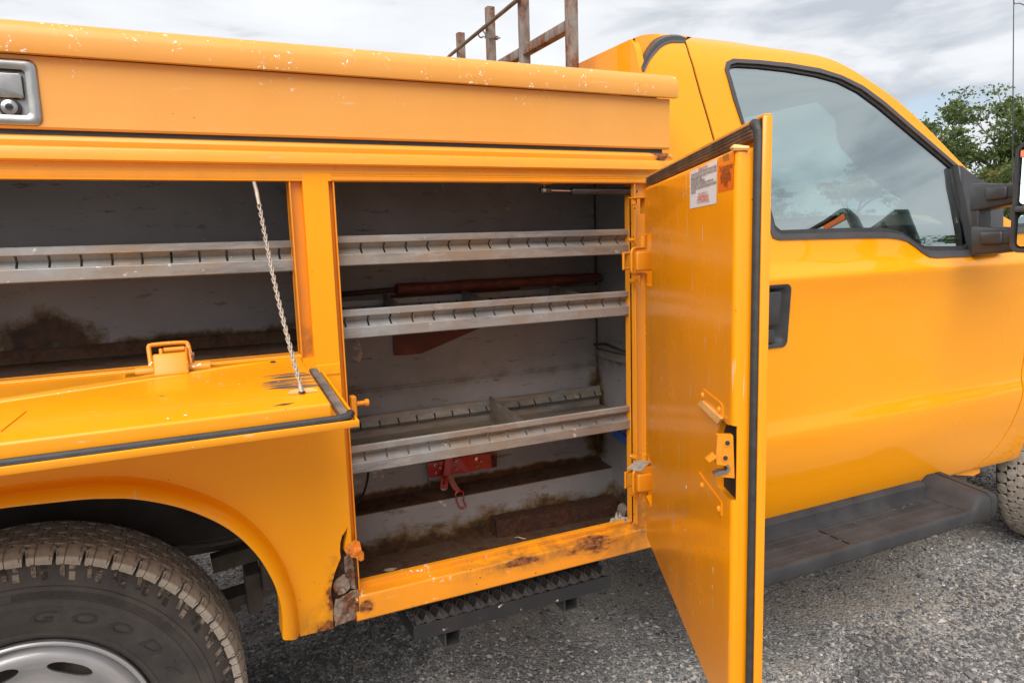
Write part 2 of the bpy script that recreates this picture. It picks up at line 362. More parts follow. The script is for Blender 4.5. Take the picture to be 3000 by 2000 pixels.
def galv(name='galvanised_steel', base=(0.30,0.305,0.305), dust=0.8):
    k = NT(name)
    c = k.mix(k.rng(k.voro(45, out_='Color'), 0.2, 0.8), tuple(v*0.88 for v in base), base)
    c = k.mix(k.rng(k.noise(4, 5, 0.65), 0.42, 0.60, 0, dust), c, (0.27,0.20,0.135))
    c = k.mix(k.rng(k.noise(14, 6, 0.7, (0.5,1,1.5), (3,3,3)), 0.60, 0.66, 0, 0.6), c, (0.20,0.12,0.07))
    c = k.mix(k.rng(k.noise(25, 5, 0.7, (1,1,1), (9,3,3)), 0.66, 0.68, 0, 0.7), c, (0.68,0.66,0.62))
    c = k.mix(k.rng(k.noise(7, 6, 0.75, (0.35,1,2.5), (1,7,3)), 0.50, 0.62, 0, 0.75), c, tuple(v*0.45 for v in base))
    c = k.mix(k.rng(k.noise(11, 6, 0.75, (0.4,1,2), (6,1,8)), 0.58, 0.66, 0, 0.6), c, (0.42,0.40,0.37))
    return k.bsdf(c, k.rng(k.noise(30, 4), 0.3, 0.7, 0.38, 0.6), 0.35, bump=k.noise(150, 3), bstr=0.1, bdist=0.001)
M['galv'] = galv()
M['galvdust'] = galv('dusty_galvanised_steel', (0.25,0.225,0.20), 0.9)
def rusty(name, grey=(0.26,0.25,0.24), lo=0.40, hi=0.58, tint=1.0, rough=0.75, st=(1,1,0.35)):
    k = NT(name)
    g = k.mix(k.rng(k.noise(20, 5), 0.35, 0.65), tuple(v*0.75 for v in grey), grey)
    r = k.mix(k.rng(k.noise(70, 5, 0.7), 0.4, 0.62), (0.06*tint,0.022*tint,0.010*tint), (0.26*tint,0.085*tint,0.03*tint))
    c = k.mix(k.rng(k.noise(16, 7, 0.72, st), lo, hi), g, r)
    return k.bsdf(c, rough, 0.0, bump=k.noise(90, 5, 0.7), bstr=0.5, bdist=0.002, spec=0.3)
M['rackrust'] = rusty('rusty_grey_tube', (0.25,0.235,0.22), 0.42, 0.62)
M['rustdark'] = rusty('dark_rust', (0.05,0.025,0.018), 0.35, 0.7, 0.42)
M['rustflake'] = rusty('flaking_rust', (0.30,0.25,0.20), 0.40, 0.55, 0.9, st=(1,1,1))
M['floorrust'] = rusty('rusty_floor', (0.095,0.060,0.038), 0.40, 0.66, 0.42, 0.85, st=(1,1,1))
M['rubber'] = simple('black_rubber_seal', (0.028,0.027,0.028), 0.55, var=0.3, scale=60, bump=0.2)
M['rubberdusty'] = simple('dusty_rubber_seal', (0.20,0.165,0.14), 0.8, var=0.4, scale=30, bump=0.3)
M['plastic'] = simple('black_plastic', (0.030,0.030,0.033), 0.42, var=0.2, scale=18, bump=0.12, bscale=600)
M['stepplastic'] = simple('dusty_black_plastic', (0.040,0.039,0.041), 0.62, var=0.35, scale=7, bump=0.25, bscale=420, spec=0.22)
M['trim'] = simple('window_trim', (0.055,0.052,0.055), 0.45, var=0.15, scale=10)
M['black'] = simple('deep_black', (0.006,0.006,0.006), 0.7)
M['steel'] = simple('stainless_steel', (0.36,0.35,0.34), 0.34, 1.0, var=0.10, scale=30, bump=0.05)
M['zinc'] = simple('zinc_chain', (0.42,0.36,0.30), 0.55, 0.35, var=0.35, scale=30, bump=0.2)
M['chainrust'] = simple('rust_stained_chain', (0.42,0.24,0.15), 0.65, 0.2, var=0.3, scale=40)
M['strut'] = simple('strut_black', (0.022,0.023,0.025), 0.28, 0.0, 0.4)
M['chrome'] = simple('chrome_rod', (0.6,0.6,0.6), 0.15, 1.0, var=0.05)
M['hook'] = simple('pale_hook_plate', (0.78,0.42,0.14), 0.5, var=0.15, scale=40)
M['red'] = paint('red_bracket_paint', (0.36,0.008,0.012), (0.30,0.006,0.008), 0.3, 0.4, 0.1, dirt=0.5)
M['redstrap'] = simple('worn_red_strap', (0.20,0.055,0.04), 0.8, var=0.35, scale=40)
M['blue'] = simple('blue_plastic', (0.04,0.11,0.38), 0.4, var=0.2)
M['belt'] = simple('black_webbing', (0.025,0.024,0.024), 0.7, var=0.4, scale=50)
M['cloth'] = simple('dirty_rag', (0.30,0.26,0.21), 0.9, var=0.35, scale=60)
M['leaf'] = simple('dry_leaf', (0.36,0.29,0.20), 0.8, var=0.2, scale=60)
M['paper'] = simple('white_decal', (0.78,0.77,0.78), 0.35, var=0.04)
M['orange'] = simple('orange_decal', (0.85,0.16,0.012), 0.35, var=0.05)
M['orangehi'] = simple('orange_decal_heading', (0.9,0.24,0.012), 0.35, var=0.05)
M['ink'] = simple('black_ink', (0.02,0.02,0.02), 0.5)
M['inkgrey'] = simple('faded_ink', (0.22,0.12,0.06), 0.5)
M['inkred'] = simple('red_ink', (0.62,0.10,0.05), 0.5)
M['silver'] = simple('silver_wheel_paint', (0.40,0.40,0.41), 0.34, 0.45, 0.3, var=0.08, scale=9)
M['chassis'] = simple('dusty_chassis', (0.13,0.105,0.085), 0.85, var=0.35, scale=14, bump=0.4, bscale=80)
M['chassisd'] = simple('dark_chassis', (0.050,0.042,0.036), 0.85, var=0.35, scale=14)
M['grating'] = rusty('grating_metal', (0.065,0.062,0.062), 0.58, 0.8, 0.6, 0.6, (1,1,1))
M['stepbar'] = paint('step_black_paint', (0.016,0.017,0.022), None, 0.38, 0.2, 0.2, dirt=0.15, chips=[(None,0.66,60)])
M['seat'] = simple('grey_seat_cloth', (0.10,0.10,0.105), 0.9)
M['dash'] = simple('dark_dashboard', (0.045,0.045,0.048), 0.6)
def mesh_mat():
    k = NT('orange_safety_mesh'); 
    v = k.voro(260, rand=0.15); c = k.mix(k.rng(v, 0.25, 0.5), (0.26,0.055,0.022), (0.08,0.02,0.012))
    return k.bsdf(c, 0.7, bump=v, bstr=0.5, bdist=0.002)
M['omesh'] = mesh_mat()
def tread_mat():
    k = NT('dusty_tread_rubber'); a = k.n('ShaderNodeObjectInfo').outputs['Random']
    base = k.mix(k.rng(k.noise(45, 5, 0.65), 0.35, 0.65), (0.29,0.25,0.205), (0.42,0.37,0.31))
    # zigzag sipes
    z = k.xyz()
    wob = k.math('MULTIPLY', k.math('PINGPONG', z[1], 0.003), 0.9)
    w1 = k.math('ABSOLUTE', k.math('SUBTRACT', k.math('PINGPONG', k.math('ADD', z[0], wob), 0.0065), 0.0060))
    sip = k.math('MULTIPLY', k.rng(w1, 0.0003, 0.0008, 1, 0), k.rng(k.noise(55, 1, 0.5), 0.50, 0.53))
    c = k.mix(k.math('MULTIPLY', sip, 0.85), base, (0.02,0.017,0.014))
    c = k.mix(k.rng(k.noise(18, 4), 0.62, 0.7, 0, 0.5), c, (0.06,0.05,0.045))
    return k.bsdf(c, 0.9, bump=k.noise(200, 4), bstr=0.3, bdist=0.001, spec=0.2)
M['tread'] = tread_mat()
def wall_mat():
    k = NT('tyre_sidewall'); n1_ = k.noise(10, 6, 0.7)
    c = k.mix(k.rng(n1_, 0.4, 0.65), (0.040,0.036,0.036), (0.066,0.057,0.050))
    c = k.mix(k.rng(k.noise(30, 6, 0.75, (1,1,1), (4,4,4)), 0.60, 0.68, 0, 0.45), c, (0.10,0.08,0.06))
    return k.bsdf(c, 0.62, bump=k.noise(180, 3), bstr=0.15, bdist=0.001, spec=0.35)
M['sidewall'] = wall_mat()
def lug_mat():
    k = NT('muddy_shoulder_rubber')
    c = k.mix(k.rng(k.noise(24, 6, 0.7), 0.46, 0.60), (0.035,0.030,0.027), (0.27,0.23,0.185))
    return k.bsdf(c, 0.85, spec=0.25)
M['lug'] = lug_mat()
def glass_mat(name, tint, f0, rough=0.0):
    k = NT(name); lw = k.n('ShaderNodeLayerWeight'); lw.inputs[0].default_value = 0.5
    p5 = k.math('POWER', lw.outputs['Facing'], 4.0); fac = k.math('ADD', k.math('MULTIPLY', p5, 1-f0), f0, True)
    t = k.n('ShaderNodeBsdfTransparent'); t.inputs[0].default_value = (*tint, 1)
    g = k.n('ShaderNodeBsdfGlossy'); g.inputs['Roughness'].default_value = rough; g.inputs[0].default_value = (0.90,0.97,0.98,1)
    mx = k.n('ShaderNodeMixShader'); k.L(fac, mx.inputs[0]); k.L(t.outputs[0], mx.inputs[1]); k.L(g.outputs[0], mx.inputs[2]); k.L(mx.outputs[0], k.out.inputs[0])
    return k.m
M['glass'] = glass_mat('tinted_side_glass', (0.46,0.60,0.58), 0.40)
M['glassclear'] = glass_mat('windshield_glass', (0.86,0.95,0.93), 0.04)
def mirror_mat():
    k = NT('mirror_glass'); return k.bsdf((0.72,0.80,0.78), 0.01, 1.0)
M['mirror'] = mirror_mat()
def ground_mat():
    k = NT('gravel_ground')
    big = k.noise(0.75, 5, 0.6, (1,1,1), (2.2,5.1,0)); mid = k.noise(3.2, 5, 0.65)
    cell = k.voro(95, out_='Color', rand=1.0); cell2 = k.voro(210, out_='Color')
    dv = k.n('ShaderNodeSeparateColor'); k.L(cell, dv.inputs[0]); dv2 = k.n('ShaderNodeSeparateColor'); k.L(cell2, dv2.inputs[0])
    g = k.mix(k.rng(dv.outputs[0], 0.0, 1.0), (0.10,0.095,0.093), (0.52,0.495,0.47))
    g2 = k.mix(k.rng(dv2.outputs[1], 0.0, 1.0), (0.14,0.133,0.128), (0.62,0.59,0.56))
    c = k.mix(0.5, g, g2)
    c = k.mix(k.rng(dv.outputs[2], 0.93, 0.97), c, (0.72,0.70,0.67))
    dk = k.rng(k.noise(1.7, 5, 0.65, (1,1,1), (9,4,0)), 0.40, 0.62, 0.55, 0.0); c = k.mix(dk, c, (0.10,0.094,0.09))
    tan = k.math('MULTIPLY', k.rng(k.math('ADD', big, k.math('MULTIPLY', mid, 0.5)), 0.70, 0.84), 0.8)
    c = k.mix(tan, c, k.mix(k.rng(dv2.outputs[0], 0, 1), (0.36,0.305,0.25), (0.56,0.485,0.41)))
    d1 = k.voro(95); d2 = k.voro(210); h = k.math('ADD', k.math('MULTIPLY', d1, -1.0), k.math('MULTIPLY', d2, -0.5))
    return k.bsdf(c, 0.9, bump=h, bstr=0.9, bdist=0.008, spec=0.25)
M['ground'] = ground_mat()
def stone_mat():
    k = NT('loose_stones'); at = k.n('ShaderNodeAttribute', attribute_name='tone'); v = at.outputs['Fac']
    q = k.n('ShaderNodeValToRGB'); k.L(v, q.inputs[0]); el = q.color_ramp.elements
    el[0].position = 0; el[0].color = (0.08,0.078,0.08,1); el[1].position = 1; el[1].color = (0.80,0.77,0.73,1)
    for p_, c_ in ((0.3,(0.22,0.213,0.21)),(0.6,(0.38,0.367,0.355)),(0.8,(0.52,0.465,0.40)),(0.93,(0.66,0.625,0.58))):
        a = el.new(p_); a.color = (*c_, 1)
    return k.bsdf(q.outputs[0], 0.8, spec=0.35)
M['stone'] = stone_mat()
def leaves_mat(name, a, b):
    k = NT(name); at = k.n('ShaderNodeAttribute', attribute_name='tone').outputs['Fac']
    c = k.mix(at, a, b); bs = k.n('ShaderNodeBsdfPrincipled'); k.set(bs.inputs['Base Color'], c); bs.inputs['Roughness'].default_value = 0.6
    tr = k.n('ShaderNodeBsdfTranslucent'); k.set(tr.inputs[0], c); mx = k.n('ShaderNodeMixShader'); mx.inputs[0].default_value = 0.35
    k.L(bs.outputs[0], mx.inputs[1]); k.L(tr.outputs[0], mx.inputs[2]); k.L(mx.outputs[0], k.out.inputs[0]); return k.m
M['leafg'] = leaves_mat('green_leaves', (0.05,0.09,0.020), (0.14,0.18,0.048))
M['leafy'] = leaves_mat('yellowing_leaves', (0.10,0.10,0.02), (0.28,0.20,0.06))
M['bark'] = simple('tree_bark', (0.10,0.08,0.06), 0.9, var=0.3, scale=6, bump=0.5, bscale=30)
M['amber'] = simple('amber_lens', (0.8,0.16,0.01), 0.2, 0, 0.5)
M['grass'] = simple('far_grass', (0.07,0.10,0.03), 0.9, var=0.3, scale=1)

# ================================================================== SETTING
GZ = -0.046
gr = mk('ground', [(-60,-60,GZ),(120,-60,GZ),(120,120,GZ),(-60,120,GZ)], [(0,1,2,3)], M['ground']); tag(gr, kind='structure')
gr2 = mk('field', [(-900,-900,GZ-0.05),(900,-900,GZ-0.05),(900,900,GZ-0.05),(-900,900,GZ-0.05)], [(0,1,2,3)], M['grass']); tag(gr2, kind='structure')
# loose stones: one piece of stuff
def stones(N, seed):
    rnd = random.Random(seed); vs_, fs, tone = [], [], []
    T = [(1,0,0),(0,1,0),(-1,0,0),(0,-1,0),(0,0,1),(0,0,-0.6)]
    F = [(0,1,4),(1,2,4),(2,3,4),(3,0,4),(1,0,5),(2,1,5),(3,2,5),(0,3,5)]
    cnt = 0
    while cnt < N:
        # sample by image so that the density follows what can be seen, then keep it in world units
        px = rnd.uniform(300, 3050); py = rnd.uniform(1380, 2060)
        if rnd.random() < 0.25: x_, y_ = rnd.uniform(-1.5, 5), rnd.uniform(-1.4, 3)
        else:
            q = onZ(px, py, GZ); x_, y_ = q.x, q.y
            if q.y > 9 or q.x > 9: continue
        pv = noise.noise(Vector((x_*0.9, y_*0.9, 2.0))) + 0.5*noise.noise(Vector((x_*2.6, y_*2.6, 5.0)))
        if pv > 0.12 and rnd.random() < 0.72: continue
        s = rnd.choice((0.0025,0.0035,0.0045,0.006,0.008))*rnd.uniform(0.7, 1.35)
        if rnd.random() < 0.008: s *= 2.0
        a = rnd.uniform(0, 6.28); ca, sa = math.cos(a), math.sin(a); e1, e2, e3 = rnd.uniform(0.8,1.4), rnd.uniform(0.6,1.0), rnd.uniform(0.45,0.8)
        b = len(vs_)
        for t in T:
            jx = t[0]*e1*s*rnd.uniform(0.75,1.25); jy = t[1]*e2*s*rnd.uniform(0.75,1.25); jz = t[2]*e3*s
            if t[2] == 0: jz += rnd.uniform(-0.25,0.35)*s; jx += rnd.uniform(-.25,.25)*s; jy += rnd.uniform(-.25,.25)*s
            else: jx += rnd.uniform(-.4,.4)*s; jy += rnd.uniform(-.4,.4)*s
            vs_.append((x_+jx*ca-jy*sa, y_+jx*sa+jy*ca, GZ+jz+s*0.2))
        fs += [tuple(b+i for i in f) for f in F]
        tn = min(1, max(0, rnd.gauss(0.40 - 0.22*max(-1,min(1,pv*2.2))*(-1 if pv < -0.1 else 0.3) - (0.12 if pv < -0.1 else 0), 0.22))); tone += [tn]*6; cnt += 1
    me = bpy.data.meshes.new('gravel'); me.from_pydata(vs_, [], fs); me.materials.append(M['stone'])
    at = me.attributes.new('tone', 'FLOAT', 'POINT'); at.data.foreach_set('value', tone); me.update()
    o = bpy.data.objects.new('gravel', me); link(o); tag(o, 'loose grey and tan gravel stones strewn under and beside the truck', 'gravel', kind='stuff')
stones(80000, 3)

# ================================================================== THE TRUCK
T = empty('service_truck', (1.4, 1.03, GZ), 'yellow service body pickup truck with open tool compartments and rusty pillar foot', 'truck')
TW = Matrix.Identity(4)
XL = -1.25      # rear end of the body
# ---- flip-top lid of the side pack
capp = [(-0.018,1.7445),(-0.020,1.752),(-0.020,1.776),(-0.016,1.790),(-0.006,1.800),(0.010,1.8065),(0.03,1.810),(0.20,1.818),(0.44,1.818),(0.44,1.800),(0.03,1.795),(0.004,1.785),(-0.004,1.775),(-0.004,1.7445)]
lid = extr('lid_cap', capp, XL, 1.243, M['lid'], T, nseg=30)
lf = extr('lid_face', [(0.0,1.7437),(0.001,1.640),(0.0,1.618),(0.003,1.614),(0.012,1.614),(0.012,1.7437)], XL+0.01, 1.230, M['lid'], T, nseg=10)
pTR = onY(98, 176, -0.008); pBR = onY(126, 362, -0.008)
lx1 = (pTR.x+pBR.x)/2 + 0.001; lz1 = onY(20, 169, -0.008).z; lz0 = onY(20, 365, -0.008).z; lx0 = lx1-0.145
lcb = bmesh.new(); bbox(lcb, lx0+0.012, lx1-0.012, -0.05, 0.1, lz0+0.012, lz1-0.012); boolean(lf, [('DIFFERENCE', lcb)])
box('lid_gasket', XL+0.02, 1.212, 0.010, 0.03, 1.600, 1.6138, M['rubber'], T)
rail = [(0.020,1.604),(0.008,1.6045),(0.0,1.601),(-0.004,1.594),(-0.003,1.5865),(-0.0022,1.584),(-0.016,1.5805),(-0.018,1.577),(-0.018,1.5585),(-0.015,1.5555),(-0.001,1.5545),(0.0005,1.5515),(0.0005,1.541),(0.0205,1.541),(0.0205,1.604)]
extr('top_rail', rail, XL, 1.236, M['rail'], T, nseg=20)
# welded landing strip with fine grooves above each opening
def landing(x0, x1, name='drip_lip'):
    bm = bmesh.new()
    pf = [(0.0003,1.5408),(-0.001,1.539),(0.001,1.537),(-0.001,1.535),(0.001,1.533),(-0.0015,1.531),(-0.002,1.526),(0.0,1.5235),(0.022,1.5235),(0.022,1.5408)]
    bloft(bm, pf, [((x,0,0),(0,1,0),(0,0,1)) for x in (x0,x1)]); return mkbm(name, bm, M['lip'], T)
landing(0.322, 1.172)
extr('drip_lip', [(0.0003,1.5408),(-0.001,1.532),(0.0,1.526),(0.004,1.5235),(0.022,1.5235),(0.022,1.5408)], XL+0.02, 0.2605, M['jamb'], T)
# ---- side panel with wheel arch and door openings
arch_px = [(-0.82,0.50),(-0.826,0.585),(-0.824,0.64),(-0.805,0.72),(-0.765,0.79),(-0.70,0.85),(-0.62,0.89),(-0.52,0.912),(-0.42,0.92),(-0.334,0.920),(-0.254,0.916),(-0.195,0.912),(-0.156,0.906),(-0.121,0.899),(-0.071,0.881),(-0.019,0.855),(0.033,0.818),(0.072,0.778),(0.106,0.727),(0.129,0.673),(0.141,0.626),(0.145,0.585),(0.143,0.527)]
outer_px = [(-0.865,0.50),(-0.872,0.585),(-0.868,0.65),(-0.848,0.735),(-0.80,0.815),(-0.73,0.88),(-0.64,0.922),(-0.53,0.943),(-0.43,0.948),(-0.34,0.949),(-0.27,0.948),(-0.205,0.945),(-0.157,0.939),(-0.115,0.930),(-0.060,0.911),(-0.008,0.884),(0.045,0.848),(0.086,0.810),(0.125,0.757),(0.155,0.697),(0.172,0.640),(0.182,0.585),(0.185,0.506)]
archS = spline([(x,0,z) for x,z in arch_px], 4); outS = spline([(x,0,z) for x,z in outer_px], 4)
pan = box('side_panel', XL, 1.236, 0.0, 0.020, 0.500, 1.5408, M['side'], T)
cut_arch = [(p.x, p.z) for p in outS]; cut_arch = [(cut_arch[0][0], 0.4)] + cut_arch + [(cut_arch[-1][0], 0.4)]
def F4(L_, y=0.0): return [onY(900+a/3.92, 1500+b/3.92, y) for a, b in L_]
foot = [(q.x,q.z) for q in F4([(465,165),(440,215),(400,268),(380,350),(376,440),(386,520),(345,620),(318,690),(282,830),(272,900),(284,1000),(300,1090),(296,1150),(300,1320)])] + [(0.330,0.47),(0.330,0.628)] + [(q.x,q.z) for q in F4([(560,520),(500,505),(452,475),(428,440),(436,350),(452,280)])]
boolean(pan, [('DIFFERENCE', prism_bm([(0.315,0.5365),(1.171,0.5365),(1.171,1.5237),(0.315,1.5237)], -0.1, 0.1)),
              ('DIFFERENCE', prism_bm([(XL+0.06,1.140),(0.2605,1.140),(0.2605,1.5237),(XL+0.06,1.5237)], -0.1, 0.1)),
              ('DIFFERENCE', prism_bm(cut_arch, -0.1, 0.1)),
              ('DIFFERENCE', prism_bm([(0.315,0.45),(1.25,0.45),(1.25,0.54),(0.315,0.54)], -0.1, 0.1)),
              ('DIFFERENCE', prism_bm(foot, -0.1, 0.1))])
# rolled flare of the wheel arch
def flare():
    bm = bmesh.new(); rings = []
    for a, b in zip(archS, outS):
        r = []
        low = max(0.0, min(1.0, (0.60-a.z)/0.12))
        for t, yy in ((0,-0.0005),(0.05,-0.004),(0.13,-0.014),(0.22,-0.024),(0.34,-0.032),(0.55,-0.0385),(0.80,-0.0435),(0.96,-0.0445),(1.0,-0.042),(1.005,-0.036)):
            q = b.lerp(a, t); z = q.z
            r.append(bm.verts.new((q.x, yy, z)))
        r.append(bm.verts.new((a.x, 0.020, a.z)))
        rings.append(r)
    for i in range(len(rings)-1):
        for k in range(len(rings[0])-1):
            bm.faces.new((rings[i][k], rings[i][k+1], rings[i+1][k+1], rings[i+1][k]))
    return mkbm('wheel_arch_flare', bm, M['side'], T, None, 60)
flare()
# second skin step where the lower fender sheet laps the pillar
extr('fender_lap', [(0.0,1.123),(-0.0025,1.1215),(-0.0025,1.10),(0.0,1.10)], 0.2612, 0.3145, M['side'], T)
# ---- torn rusty pillar foot
def crumple(name, pts, y, mat, amp, sub=3, parent=T, seed=0, mi_f=None):
    bm = bmesh.new(); vsx = [bm.verts.new((p[0], y + (p[2] if len(p) > 2 else 0), p[1])) for p in pts]; bm.faces.new(vsx)
    bmesh.ops.triangulate(bm, faces=bm.faces)
    for _ in range(sub): bmesh.ops.subdivide_edges(bm, edges=bm.edges, cuts=1, use_grid_fill=True); 
    for v in bm.verts:
        n_ = noise.noise(Vector((v.co.x*45+seed, v.co.z*45, seed))) + 0.5*noise.noise(Vector((v.co.x*110, v.co.z*110+seed, seed)))
        v.co.y += n_*amp; v.co.x += n_*amp*0.25
    return mkbm(name, bm, mat, parent, None, 25, False)
def C4(L_, y=0.0): return [(q.x,q.z) for q in F4(L_, y)]
crumple('rust_hole', [(0.245,0.4965),(0.240,0.56),(0.246,0.60),(0.258,0.66),(0.266,0.70),(0.300,0.72),(0.305,0.66),(0.3165,0.64),(0.3165,0.4965)], 0.0165, M['rustdark'], 0.003, 4, seed=3)
crumple('rust_flake', C4([(432,520),(480,485),(530,520),(548,640),(562,880),(512,890),(470,765),(440,705),(428,610)]), 0.006, M['rustflake'], 0.005, 3, seed=5)
crumple('rust_flake', C4([(300,850),(330,790),(390,722),(438,706),(488,795),(500,860),(440,925),(362,968),(330,930)]), 0.003, M['rustflake'], 0.008, 3, seed=8)
crumple('rust_flake', C4([(322,1000),(400,965),(505,895),(572,890),(596,930),(592,1205),(450,1262),(322,1298),(300,1150)]), 0.0005, M['rustflake'], 0.006, 4, seed=11)
crumple('rust_flake', C4([(520,520),(548,524),(590,545),(600,880),(572,895),(560,700)]), 0.004, M['rustdark'], 0.003, 3, seed=14)
M['peel'] = paint('peeling_yellow_paint', (0.86,0.27,0.01), (0.80,0.20,0.01), 0.5, 0.1, 0.2, dirt=0.2, rust=[(0.31,0,0.652,0.033)], rustw=0.12)
crumple('torn_flap', C4([(448,380),(500,345),(545,300),(600,335),(612,400),(645,455),(648,538),(605,552),(545,512),(500,507),(458,482),(434,440)]), -0.004, M['peel'], 0.007, 3, seed=21)
box('inner_post', 0.3065, 0.311, 0.012, 0.03, 0.51, 0.63, M['rubber'], T)
# ---- jambs: recessed step and thin standing lip round each opening
def jamb(ox0, ox1, oz0, oz1, ix0, ix1, iz0, iz1, bottom=True):
    bm = bmesh.new(); yb = 0.026
    bbox(bm, ox0-0.01, ix0, 0.020, yb, oz0-0.01, oz1+0.005); bbox(bm, ix1, ox1+0.02, 0.020, yb, oz0-0.01, oz1+0.005)
    bbox(bm, ix0, ix1, 0.0203, yb, iz1, oz1+0.005)
    if bottom: bbox(bm, ix0, ix1, 0.0203, yb, oz0-0.01, iz0)
    o = mkbm('door_jamb', bm, M['jamb'], T)
    bm = bmesh.new(); t = 0.003; y0 = 0.002; y1 = 0.05
    bbox(bm, ix0-t, ix0, y0, y1, iz0, iz1+t, 0.0008, 1); mkbm('jamb_lip', bm, M['lip'], T)
    bm = bmesh.new(); bbox(bm, ix1, ix1+t, y0, y1, iz0, iz1+t, 0.0008, 1); mkbm('jamb_lip', bm, M['lip'], T)
    if bottom: box('jamb_lip', ix0, ix1, y0+0.004, y1, iz0-t, iz0, M['lip'], T, 0.0008, 1)
    return o
jamb(0.315, 1.171, 0.5365, 1.5237, 0.3285, 1.1165, 0.5785, 1.5237, False)
jamb(XL+0.06, 0.2605, 1.140, 1.5237, XL+0.08, 0.2330, 1.1500, 1.5237, True)
# ---- sill under the tall opening
sill = [(0.050,0.535),(0.050,0.5815),(0.034,0.5820),(0.031,0.5805),(0.031,0.569),(0.024,0.5665),(0.010,0.5640),(0.0045,0.5622),(0.0015,0.5585),(0.0008,0.5540),(0.0,0.504),(0.003,0.500),(0.05,0.500)]
so = extr('sill', sill, 0.3165, 1.1705, M['sill'], T, nseg=60, ang=30)
for v in so.data.vertices:      # shallow dents along the edge
    if v.co.y < 0.03 and v.co.z > 0.51: v.co.y += 0.0022*noise.noise(Vector((v.co.x*9, 0, v.co.z*10))); v.co.z += 0.0015*noise.noise(Vector((v.co.x*7, 3, 1)))
# ---- inside of the compartments (grey sheet walls)
box('compartment_wall', 0.30, 1.206, 0.335, 0.345, 0.50, 1.60, M['primer'], T)            # back
box('compartment_wall', 1.200, 1.206, 0.027, 0.3348, 0.50, 1.60, M['primer'], T)          # front end
box('compartment_wall', 0.276, 0.282, 0.027, 0.3348, 0.50, 1.60, M['primer'], T)          # partition
box('compartment_wall', XL, 0.2999, 0.335, 0.345, 1.07, 1.60, M['primer'], T)           # back of the rear bay
box('compartment_wall', XL, XL+0.006, 0.027, 0.3348, 0.98, 1.60, M['primer'], T)
box('compartment_ceiling', XL, 1.206, 0.027, 0.345, 1.6005, 1.6040, M['primer'], T)
box('compartment_wall', 0.2825, 1.1995, 0.0275, 0.0300, 1.5285, 1.60, M['primer'], T)
box('compartment_floor', 0.2825, 1.1995, 0.031, 0.3345, 0.520, 0.537, M['floorrust'], T)
box('compartment_floor', XL, 0.2755, 0.0275, 0.3345, 1.120, 1.138, M['floorrust'], T)
ld = extr('floor_ledge', [(0.252,0.5372),(0.250,0.652),(0.253,0.660),(0.3347,0.668),(0.3347,0.5372)], 0.2825, 1.1995, M['primer'], T, nseg=4)
extr('ledge_grime', [(0.256,0.6606),(0.256,0.6622),(0.3345,0.6702),(0.3345,0.6684)], 0.2826, 1.1994, M['floorrust'], T)
extr('weld_seam', [(0.3349,0.989),(0.331,0.986),(0.331,0.982),(0.3349,0.979)], 0.283, 1.1995, M['primer'], T)
extr('weld_seam', [(0.3349,1.172),(0.330,1.168),(0.329,1.140),(0.3349,1.140)], XL+0.01, 0.275, M['floorrust'], T)
tube('corner_weld', [(1.1985,0.3335,0.67),(1.1985,0.3335,1.2),(1.1985,0.3335,1.6)], 0.004, M['floorrust'], T, 6)
# angle bracket and cable on the end wall
bm = bmesh.new(); bbox(bm, 1.1855, 1.1995, 0.04, 0.325, 1.032, 1.035); bbox(bm, 1.1855, 1.1885, 0.04, 0.325, 1.012, 1.032)
mkbm('wall_bracket', bm, M['galvdust'], T)
# vertical seam on back wall upper part
tube('cable', [(1.175,0.31,1.052),(1.17,0.24,1.062),(1.165,0.16,1.056),(1.17,0.06,1.045)], 0.0045, M['rubber'], T, 6)
tube('cable', [(0.335,0.05,0.99),(0.35,0.07,0.985),(0.368,0.085,0.968)], 0.0032, M['rubber'], T, 6)
tube('cable', spline([(0.33,0.16,0.70),(0.36,0.20,0.705),(0.40,0.24,0.722),(0.425,0.28,0.752),(0.435,0.30,0.79)],4), 0.0035, M['rubber'], T, 6)
